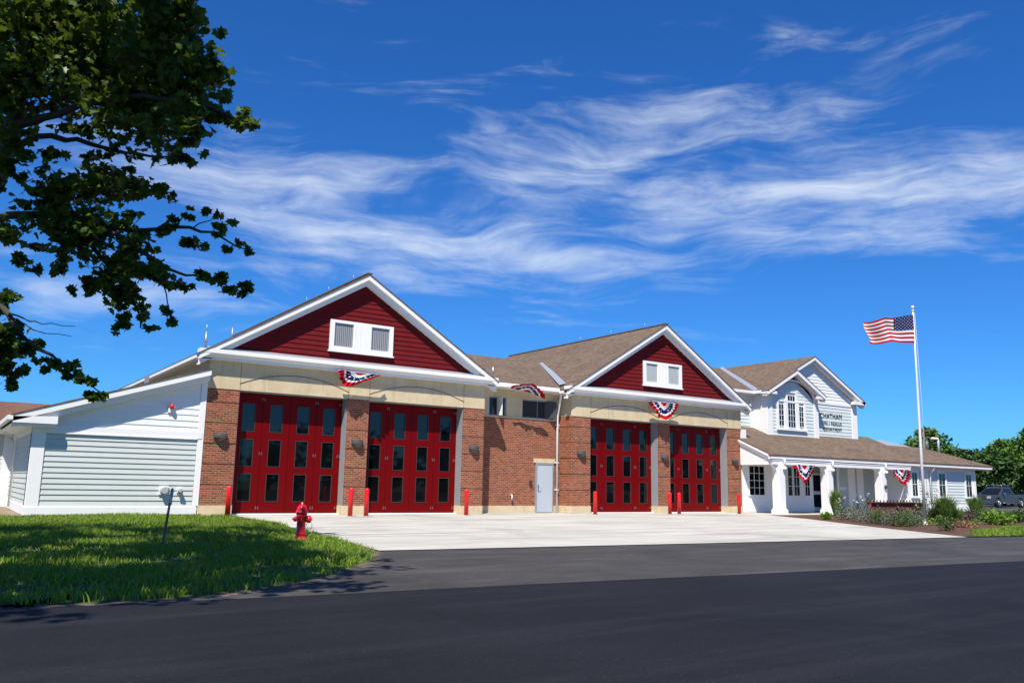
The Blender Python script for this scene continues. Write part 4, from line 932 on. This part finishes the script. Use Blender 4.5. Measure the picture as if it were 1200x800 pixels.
# grass
def in_poly(x,y,poly):
    c=False;j=len(poly)-1
    for i in range(len(poly)):
        if (poly[i][1]>y)!=(poly[j][1]>y) and x<(poly[j][0]-poly[i][0])*(y-poly[i][1])/(poly[j][1]-poly[i][1])+poly[i][0]: c=not c
        j=i
    return c
def grass(name,box,poly,n,hmin,hmax,w,label,mat,skip=None,z=0):
    rs=np.random.RandomState(9); vs=[];fs=[];mi=[]
    # tuft field: low-frequency density
    ph=rs.rand(8)*6.3
    while n>0:
        x=rs.uniform(box[0],box[1]); y=rs.uniform(box[2],box[3])
        d=.55+.25*math.sin(x*1.9+ph[0]+math.sin(y*1.3+ph[1])*1.5)+.25*math.sin(y*2.3+ph[2]+math.sin(x*1.1+ph[3])*1.6)
        if rs.rand()>d+.12: continue
        if not in_poly(x,y,poly): continue
        if skip and skip(x,y): 
            if rs.rand()>.12: continue
        k=rs.randint(2,5)
        for _ in range(k):
            h=rs.uniform(hmin,hmax)*(.55+.75*max(0,d)); a=rs.rand()*6.28; xx=x+rs.normal()*.03; yy=y+rs.normal()*.03
            lx,ly=rs.normal()*h*.45,rs.normal()*h*.45; dx,dy=math.cos(a)*w/2,math.sin(a)*w/2
            o=len(vs); vs+=[(xx-dx,yy-dy,z),(xx+dx,yy+dy,z),(xx+lx*.4+dx*.8,yy+ly*.4+dy*.8,z+h*.6),(xx+lx*.4-dx*.8,yy+ly*.4-dy*.8,z+h*.6),(xx+lx,yy+ly,z+h)]
            fs+=[(o,o+1,o+2,o+3),(o+3,o+2,o+4)]; n-=1; m_=1 if rs.rand()<.09 else 0; mi+=[m_,m_]
    m=MB(); m.v=vs; m.f=fs; m.m=mi; m.sm=[False]*len(fs)
    return tag(m.build(name,mat,origin=(0,0,0)),label,'grass',kind='stuff')
grass('lawn_grass',(-6,6.8,-20,0),lawn_poly,120000,.035,.115,.016,'green weedy lawn before the left wing',[L_['blade'],L_['seed']],z=-.014,skip=lambda x,y:(-.3<x-.0<5.2 and abs(y+5.2+.12*x)<.32) or (y>-1.6 and x<1.2))
verge_poly=[(23.3,-16.75),(24.6,-15.8),(27.5,-14.6),(32,-13.7),(40,-12.6),(60,-11),(60,-19.2),(24.7,-16.95)]
grass('verge_grass',(23,50,-19,-11),verge_poly,22000,.04,.09,.03,'green grass strip along the road at the right',[L_['blade'],L_['seed']])

# flower bed plants
def tuft(px,py,w,h,label,mat='tallgrass',n=420):
    p=ground(px,py); e=empty('ornamental_grass',p,label,'plant','plants in the flower bed'); m=MB(); sc_=p[3] if len(p)>3 else 1
    for _ in range(n):
        a=R.uniform(0,6.28); b=R.random()**.6; hh=h*R.uniform(.55,1)*(1-.15*b); r=w/2*b
        x0,y0=p[0]+math.cos(a)*r*.25,p[1]+math.sin(a)*r*.25; x1,y1=p[0]+math.cos(a)*r*.7,p[1]+math.sin(a)*r*.7; x2,y2=p[0]+math.cos(a)*r*1.15,p[1]+math.sin(a)*r*1.15
        c=.012; q=a+1.57+R.uniform(-.6,.6); dx,dy=math.cos(q)*c,math.sin(q)*c
        m.add([(x0-dx,y0-dy,0),(x0+dx,y0+dy,0),(x1+dx,y1+dy,hh*.7),(x1-dx,y1-dy,hh*.7),(x2,y2,hh*(1-.1*b))],[(0,1,2,3),(3,2,4)])
    m.build('blades',L_[mat],e); return e
def ground(px,py):
    d=Fw+R2*((px-600)/(F*1000))+U2*((400-py)/(F*1000)); t=-CAM.z/d.z; q=CAM+d*t; return (q.x,q.y,0.0)
def shrub(name,px,py,w,h,label,mat,n=260,ls=.09,flower=None,nf=0,fs=.09,cat='plant'):
    p=ground(px,py); e=empty(name,p,label,cat,'plants in the flower bed'); m=MB()
    leaves(m,[((c[0],c[1],max(.02,c[2])),k) for c,k in blob((p[0],p[1],h*.45),(w/2,w*.4,h*.55),n,.35)],ls,.4)
    m.build('foliage',L_[mat],e)
    st=MB()
    for _ in range(5):
        a=R.uniform(0,6.28); st.tube([(p[0],p[1],0),(p[0]+math.cos(a)*w*.2,p[1]+math.sin(a)*w*.2,h*.7)],[.012,.005],4)
    st.build('stems',M_['bark'],e)
    if flower:
        f=MB()
        for _ in range(nf):
            a=R.uniform(0,6.28); rr=w/2*R.uniform(.3,1); c=(p[0]+math.cos(a)*rr,p[1]+math.sin(a)*rr*.8,h*R.uniform(.6,1.15))
            leaves(f,blob(c,(fs*.5,fs*.5,fs*.45),9,.5),fs*.9,.3)
        f.build('blossoms',L_[flower],e)
    return e
tuft(980,604.5,.75,1.55,'dark upright grass clump left among white roses beside the middle porch column','tallgrass',520)
tuft(1109,612,1.15,1.32,'broad fountain grass clump before the first low wing window','tallgrass',900)
tuft(1144,607,1.0,1.35,'slender pale grass clump before the low wing corner','tallgrass',420)
tuft(1098,611,.7,.8,'dry straw-coloured grass between roses and fountain grass','seed',160)
tuft(1121,612,.8,.75,'short yellow-green grass right of the fountain grass','tallgrass',260)
shrub('rose_bush',986,606,.75,.85,'rose bush with cream blooms left of the rusty beam beside the dark grass','green',200,.09,'petal',7)
shrub('rose_bush',1007,606,.7,.9,'rose bush with cream blooms between dark grass and rusty beam','green',200,.09,'petal',7)
shrub('rose_bush',1019,606,.45,1.0,'thin white rose at the left end of the rusty beam','green',110,.09,'petal',6)
shrub('rose_bush',1077,607,.8,.85,'leafy rose at the right end of the rusty beam','green',240,.09,'petal',5)
shrub('rose_bush',1094,611,1.0,1.15,'tall rose bush with many cream blooms at the flag pole','darkleaf',330,.09,'petal',18,.1)
shrub('hosta',969,608.5,.6,.32,'bright green hosta at the left tip of the flower bed','bright',120,.16)
for k,(px,py,w,l) in enumerate([(993,609,1.0,'grey lavender mound farthest left along the concrete'),(1008,611,1.1,'grey lavender mound second from the left, below the roses'),(1022,613,1.0,'grey lavender mound below the left end of the beam'),
   (1034,614,1.0,'greener lavender mound below the left half of the beam'),(1047,616,1.0,'grey lavender mound below the middle of the beam'),(1060,617,1.0,'greener lavender mound below the right half of the beam'),(1071,616,.8,'small lavender mound at the right end of the row')]):
    shrub('lavender',px,py,w*1.15,.62,l,'lav' if k not in (3,5) else 'green',850,.06,'mauve' if k not in (3,5) else None,16,.035)
    if k in (3,5): pass
shrub('perennial',1084,615,.9,.30,'lime green low plant at the foot of the flag pole','bright',200,.08)
shrub('shrub',1109,622,.75,.5,'dark round shrub in front of the fountain grass','darkleaf',330,.07)
shrub('coral_bells',1130,618,1.15,.25,'russet low-leaved plant on the mulch right of the dark shrub','redleaf',260,.09)
shrub('shrub',1138,611,.8,.62,'purple-leaved shrub at the foot of the pale grass','purple',260,.07)
shrub('shrub',1151,611,.9,.62,'green shrub right of the purple-leaved shrub','green',300,.08)
shrub('perennial',1143,616,.6,.28,'small yellow-flowered plant before the purple shrub','bright',120,.07)
for px,py,w,h,l in [(1164,614,1.3,.62,'leafy bright green plant, leftmost of the row by the parking lot'),(1175,615,1.3,.6,'leafy bright green plant in the middle of the row by the parking lot'),(1188,612,1.2,.5,'darker green plant near the right edge by the parking lot'),(1199,611,1.2,.55,'green plant cut by the right edge of the photograph')]:
    shrub('leafy_perennial',px,py,w,h,l,'bright' if px<1180 else 'green',420,.13)
for px,py,w,h,l,mt_ in [(1000,604,.8,.55,'low green filler plant behind the lavender below the first roses','green'),(1030,606.5,.7,.4,'low green filler plant at the left foot of the beam','green'),(1062,608,.9,.5,'low green filler plant at the right foot of the beam','green'),
   (1088,611,.8,.6,'mid-green plant directly behind the flag pole collar','green'),(1103,616,.8,.4,'yellow-green plant left of the dark round shrub','bright'),(1120,616,.7,.35,'small green plant between the dark shrub and the russet leaves','green'),(1132,609,.9,.6,'green plant behind the russet leaves','green'),(1157,607,1.0,.6,'green plant at the foot of the low wing corner','green')]:
    shrub('perennial',px,py,w,h,l,mt_,260,.08)
# hydrangea by the far left wall
p=(-.15,6.6,0); e=empty('flowering_shrub',p,'purple flowering shrub between the white walls at the far left','plant'); m=MB(); leaves(m,blob((p[0],p[1],.7),(.6,.6,.7),300,.4),.12); m.build('foliage',L_['green'],e); m=MB(); leaves(m,blob((p[0],p[1],.9),(.6,.6,.7),220,.8),.13); m.build('blossoms',L_['mauve'],e)

# ------------------------------------------------------------------ vehicles
def xf(mb,x,y,ang):
    c,s_=math.cos(ang),math.sin(ang); mb.v=[(x+v[0]*c-v[1]*s_,y+v[0]*s_+v[1]*c,v[2]) for v in mb.v]; return mb
def wheel(E_,x,y,ang,px_,sd,r=.39):
    m=MB(); yy=.93*sd; m.tube([(px_,yy-.13*sd,r),(px_,yy-.10*sd,r),(px_,yy+.08*sd,r),(px_,yy+.10*sd,r)],[r*.9,r,r,r*.9],20); w=xf(m,x,y,ang).build('wheel',M_['black'],E_)
    m=MB(); m.tube([(px_,yy+.09*sd,r),(px_,yy+.115*sd,r)],[r*.62,r*.58],14)
    for k in range(5): 
        a=k*1.257; m.tube([(px_,yy+.118*sd,r),(px_+math.cos(a)*r*.5,yy+.118*sd,r+math.sin(a)*r*.5)],.03,5)
    xf(m,x,y,ang).build('rim',M_['chrome'],w)
def section_body(prof,ws):  # prof: list of (x,z) closed outline; ws half width by z
    m=MB(); n=len(prof)
    l=[(x,-ws(z),z) for x,z in prof]; r=[(x,ws(z),z) for x,z in prof]
    m.add(l+r,[tuple(range(n-1,-1,-1)),tuple(range(n,2*n))]+[(i,(i+1)%n,(i+1)%n+n,i+n) for i in range(n)]); return m
def pickup(x,y,ang,label,paint):
    E_=empty('pickup_truck',(x,y,0),label,'pickup truck')
    hw=lambda z:.93-.05*max(0,z-.9)
    low=[(2.75,.45),(2.8,.75),(2.72,1.02),(1.35,1.14),(-2.75,1.14),(-2.8,.55),(-2.3,.42)]
    # wheel arches
    def arch(cx): return [(cx-.5*math.cos(t),.42+.47*math.sin(t)) for t in [math.pi*k/8 for k in range(9)]]
    prof=low[:6]+[(-2.35,.42)]+arch(-1.75)[0:]+arch(1.75)[0:]+[(2.5,.42)]
    xf(section_body(prof,hw),x,y,ang).build('body',M_[paint],E_)
    cw=lambda z:.90-.28*max(0,z-1.12)
    cab=[(1.35,1.12),(.6,1.68),(.4,1.77),(-.5,1.77),(-.66,1.68),(-.76,1.12)]
    xf(section_body(cab,cw),x,y,ang).build('cab',M_[paint],E_)
    for sd in (-1,1):
        for nm,pl in (('side_window',[(1.12,1.16),(.55,1.63),(.08,1.65),(.08,1.16)]),('side_window',[(0,1.16),(0,1.65),(-.48,1.65),(-.62,1.16)])):
            m=MB(); m.prism([(a,sd*(cw(b)+.006),b) for a,b in pl],(0,sd*.006,0)); xf(m,x,y,ang).build(nm,M_['carglass'],E_)
        m=MB(); m.box(.85,1.05,sd*.95,sd*1.12,1.12,1.30); xf(m,x,y,ang).build('mirror',M_['chrome'],E_)
        m=MB(); m.box(2.70,2.80,sd*.55,sd*.88,.78,.98); xf(m,x,y,ang).build('headlight',M_['louver_pale'],E_)
        m=MB(); m.box(-2.82,-2.78,sd*.75,sd*.9,.8,1.08); xf(m,x,y,ang).build('taillight',M_['bollard'],E_)
        m=MB(); m.tube([(1.2,sd*1.0,.42),(-1.2,sd*1.0,.42)],.05,6); xf(m,x,y,ang).build('running_board',M_['chrome'],E_)
        m=MB(); m.tube([(.6,sd*.62,1.74),(.6,sd*.62,1.93),(-.6,sd*.62,1.93),(-.6,sd*.62,1.72)],.03,6); xf(m,x,y,ang).build('ladder_rack',M_['chrome'],E_)
        for wx in (1.75,-1.75): wheel(E_,x,y,ang,wx,sd)
    m=MB(); m.prism([(1.33,-.74,1.18),(1.33,.74,1.18),(.66,.66,1.64),(.66,-.66,1.64)],(.02,0,.02)); xf(m,x,y,ang).build('windshield',M_['carglass'],E_)
    m=MB(); m.box(2.76,2.86,-.9,.9,.45,.66); xf(m,x,y,ang).build('bumper',M_['chrome'],E_)
    m=MB(); m.box(2.74,2.82,-.5,.5,.72,1.0); xf(m,x,y,ang).build('grille',M_['dark'],E_)
gx,gy=GP(1156,74)
pickup(gx,gy,math.radians(177),'charcoal pickup truck with ladder rack parked beyond the low wing','truck')
def sedan(x,y,ang,label,paint):
    E_=empty('parked_car',(x,y,0),label,'car')
    hw=lambda z:.88-.05*max(0,z-.8)
    def arch(cx): return [(cx-.42*math.cos(t),.32+.42*math.sin(t)) for t in [math.pi*k/8 for k in range(9)]]
    prof=[(2.2,.4),(2.25,.62),(2.1,.82),(1.0,.98),(-1.6,1.02),(-2.2,.95),(-2.25,.45),(-1.9,.32)]+arch(-1.35)+arch(1.4)+[(2.0,.32)]
    xf(section_body(prof,hw),x,y,ang).build('body',M_[paint],E_)
    cw=lambda z:.84-.3*max(0,z-.98); cab=[(1.05,.97),(.3,1.42),(-1.1,1.46),(-1.75,1.0)]
    xf(section_body(cab,cw),x,y,ang).build('cabin',M_[paint],E_)
    for sd in (-1,1):
        m=MB(); m.prism([(a,sd*(cw(b)+.006),b) for a,b in [(.85,1.02),(.28,1.37),(-1.0,1.40),(-1.45,1.03)]],(0,sd*.006,0)); xf(m,x,y,ang).build('side_window',M_['carglass'],E_)
        m=MB(); m.box(2.12,2.22,sd*.5,sd*.8,.62,.76); xf(m,x,y,ang).build('headlight',M_['louver_pale'],E_)
        for wx in (1.4,-1.35): wheel(E_,x,y,ang,wx,sd*.93,.32)
gx2,gy2=GP(1183,84)
sedan(gx2,gy2,math.radians(150),'dark parked car half cut off at the right edge','darkcar')
# utility pole behind the low roof
ux,uy=GP(1075,86); E_=empty('utility_pole',(ux,uy,0),'dark utility pole with crossarms among the trees behind the low roof','utility pole')
MB().tube([(ux,uy,0),(ux,uy,7.7)],[.16,.11],8).build('pole',M_['post'],E_)
for z in (7.4,6.7): 
    m=MB(); m.box(ux-1.2,ux+1.2,uy-.06,uy+.06,z,z+.12); a=m.build('crossarm',M_['post'],E_)
MB().lathe([(.2,0),(.22,.1),(.22,.8),(.1,.9)],ux+.35,uy-.1,5.5,10).build('transformer',M_['lamp'],E_)

# ------------------------------------------------------------------ light & sky
sd=Vector((-1.0,-1.0,2.12)).normalized(); el=math.asin(sd.z); az=math.atan2(sd.x,sd.y)
ld=bpy.data.lights.new('sun','SUN'); ld.energy=5.0; ld.angle=math.radians(.53); ld.color=(1,.93,.82)
sun=bpy.data.objects.new('sun',ld); C.objects.link(sun); sun.rotation_euler=sd.to_track_quat('Z','Y').to_euler(); sun.location=(0,0,60)
w=bpy.data.worlds.new('World'); sc.world=w; w.use_nodes=True; nt=w.node_tree
bg=nt.nodes['Background']; sky=N(nt,'ShaderNodeTexSky'); sky.sky_type='NISHITA'; sky.sun_disc=False; sky.sun_elevation=el; sky.sun_rotation=az
sky.air_density=1.0; sky.dust_density=.2; sky.ozone_density=2.0; sky.altitude=0
hs=N(nt,'ShaderNodeHueSaturation'); hs.inputs['Saturation'].default_value=1.12; hs.inputs['Hue'].default_value=.50; hs.inputs['Value'].default_value=1.0; nt.links.new(sky.outputs[0],hs.inputs['Color'])
tc=N(nt,'ShaderNodeTexCoord').outputs['Generated']
rot=mapv(nt,tc,(1,1,1),(0,0,YAW))     # +y now along the view, x to the right
sp=N(nt,'ShaderNodeSeparateXYZ'); nt.links.new(rot,sp.inputs[0])
def MA(op,a,b=None,c=None):
    n=N(nt,'ShaderNodeMath',operation=op)
    for i,v in enumerate((a,b,c)):
        if v is None: continue
        if isinstance(v,(int,float)): n.inputs[i].default_value=v
        else: nt.links.new(v,n.inputs[i])
    return n.outputs[0]

az_=MA('ARCTAN2',sp.outputs[0],sp.outputs[1]); el_=MA('ARCSINE',sp.outputs[2])
cv=N(nt,'ShaderNodeCombineXYZ'); nt.links.new(az_,cv.inputs[0]); nt.links.new(el_,cv.inputs[1]); cv=cv.outputs[0]
wn=N(nt,'ShaderNodeTexNoise'); wn.inputs['Scale'].default_value=3.2; wn.inputs['Detail'].default_value=3; nt.links.new(mapv(nt,cv,(1,1.8,1)),wn.inputs['Vector'])
wv=N(nt,'ShaderNodeVectorMath',operation='SUBTRACT'); nt.links.new(wn.outputs['Color'],wv.inputs[0]); wv.inputs[1].default_value=(.5,.5,.5)
ws=N(nt,'ShaderNodeVectorMath',operation='MULTIPLY'); nt.links.new(wv.outputs[0],ws.inputs[0]); ws.inputs[1].default_value=(.20,.11,0)
wa=N(nt,'ShaderNodeVectorMath',operation='ADD'); nt.links.new(cv,wa.inputs[0]); nt.links.new(ws.outputs[0],wa.inputs[1]); cw_=wa.outputs[0]
f1=noise(nt,mapv(nt,cw_,(2.6,13,1),(0,0,-.30)),1.5,9,.60,.5)      # long fibres rising to the right
f2=noise(nt,mapv(nt,cw_,(3.2,20,1),(0,0,.10)),1.7,9,.62,.4)       # flatter, finer fibres
f3=noise(nt,mapv(nt,cw_,(5,7,1),(0,0,-.8)),2.2,6,.6,.3)
def gauss(ca,ce,wa_,we_,rot_=0.0):   # soft patch in azimuth/elevation (radians)
    c_,s_=math.cos(rot_),math.sin(rot_)
    da=MA('SUBTRACT',az_,ca); de=MA('SUBTRACT',el_,ce)
    p=MA('DIVIDE',MA('ADD',MA('MULTIPLY',da,c_),MA('MULTIPLY',de,s_)),wa_); q=MA('DIVIDE',MA('SUBTRACT',MA('MULTIPLY',de,c_),MA('MULTIPLY',da,s_)),we_)
    return MA('POWER',2.718,MA('MULTIPLY',MA('ADD',MA('MULTIPLY',p,p),MA('MULTIPLY',q,q)),-1.0))
mk=None
for ca,ce,wa_,we_,ro,am in [(-.28,.34,.30,.07,.10,.9),(-.10,.275,.36,.055,-.03,1.0),(.04,.35,.30,.065,.42,.85),(.10,.40,.45,.09,.12,.62),(.42,.325,.42,.065,.0,1.0),(.66,.325,.42,.06,-.05,.9),(-.50,.20,.30,.06,.05,.62),(.36,.46,.34,.06,.25,.52),(-.28,.575,.12,.035,-.4,.75),(-.02,.60,.10,.02,0,.5),
   (1.6,.35,.5,.10,.1,.8),(2.6,.45,.5,.12,-.1,.7),(-1.5,.4,.5,.10,.1,.8),(-2.5,.3,.5,.09,0,.7)]:
    g=MA('MULTIPLY',gauss(ca,ce,wa_,we_,ro),am); mk=g if mk is None else MA('MAXIMUM',mk,g)
fb=MA('ADD',MA('ADD',MA('MULTIPLY',f1,.55),MA('MULTIPLY',f2,.30)),MA('MULTIPLY',f3,.15))
fb=MA('MULTIPLY_ADD',fb,2.6,-.80)
d=MA('ADD',MA('MULTIPLY',mk,.62),fb)
cl=N(nt,'ShaderNodeMapRange'); cl.inputs[1].default_value=.66; cl.inputs[2].default_value=1.55; nt.links.new(d,cl.inputs[0]); cl.interpolation_type='SMOOTHSTEP'
clf=MA('MULTIPLY',cl.outputs[0],.86)
blue=mixc(nt,1.0,hs.outputs[0],(.32,.91,1.66),'MULTIPLY')
col=mixc(nt,clf,blue,(9.5,10.6,12.0))
nt.links.new(col,bg.inputs['Color']); bg.inputs['Strength'].default_value=.056
sc.view_settings.view_transform='Standard'; sc.view_settings.look='None'; sc.view_settings.exposure=0.62; sc.view_settings.gamma=1
sc.cycles.max_bounces=6; sc.cycles.transparent_max_bounces=4
try: sc.cycles.use_denoising=True
except Exception: pass
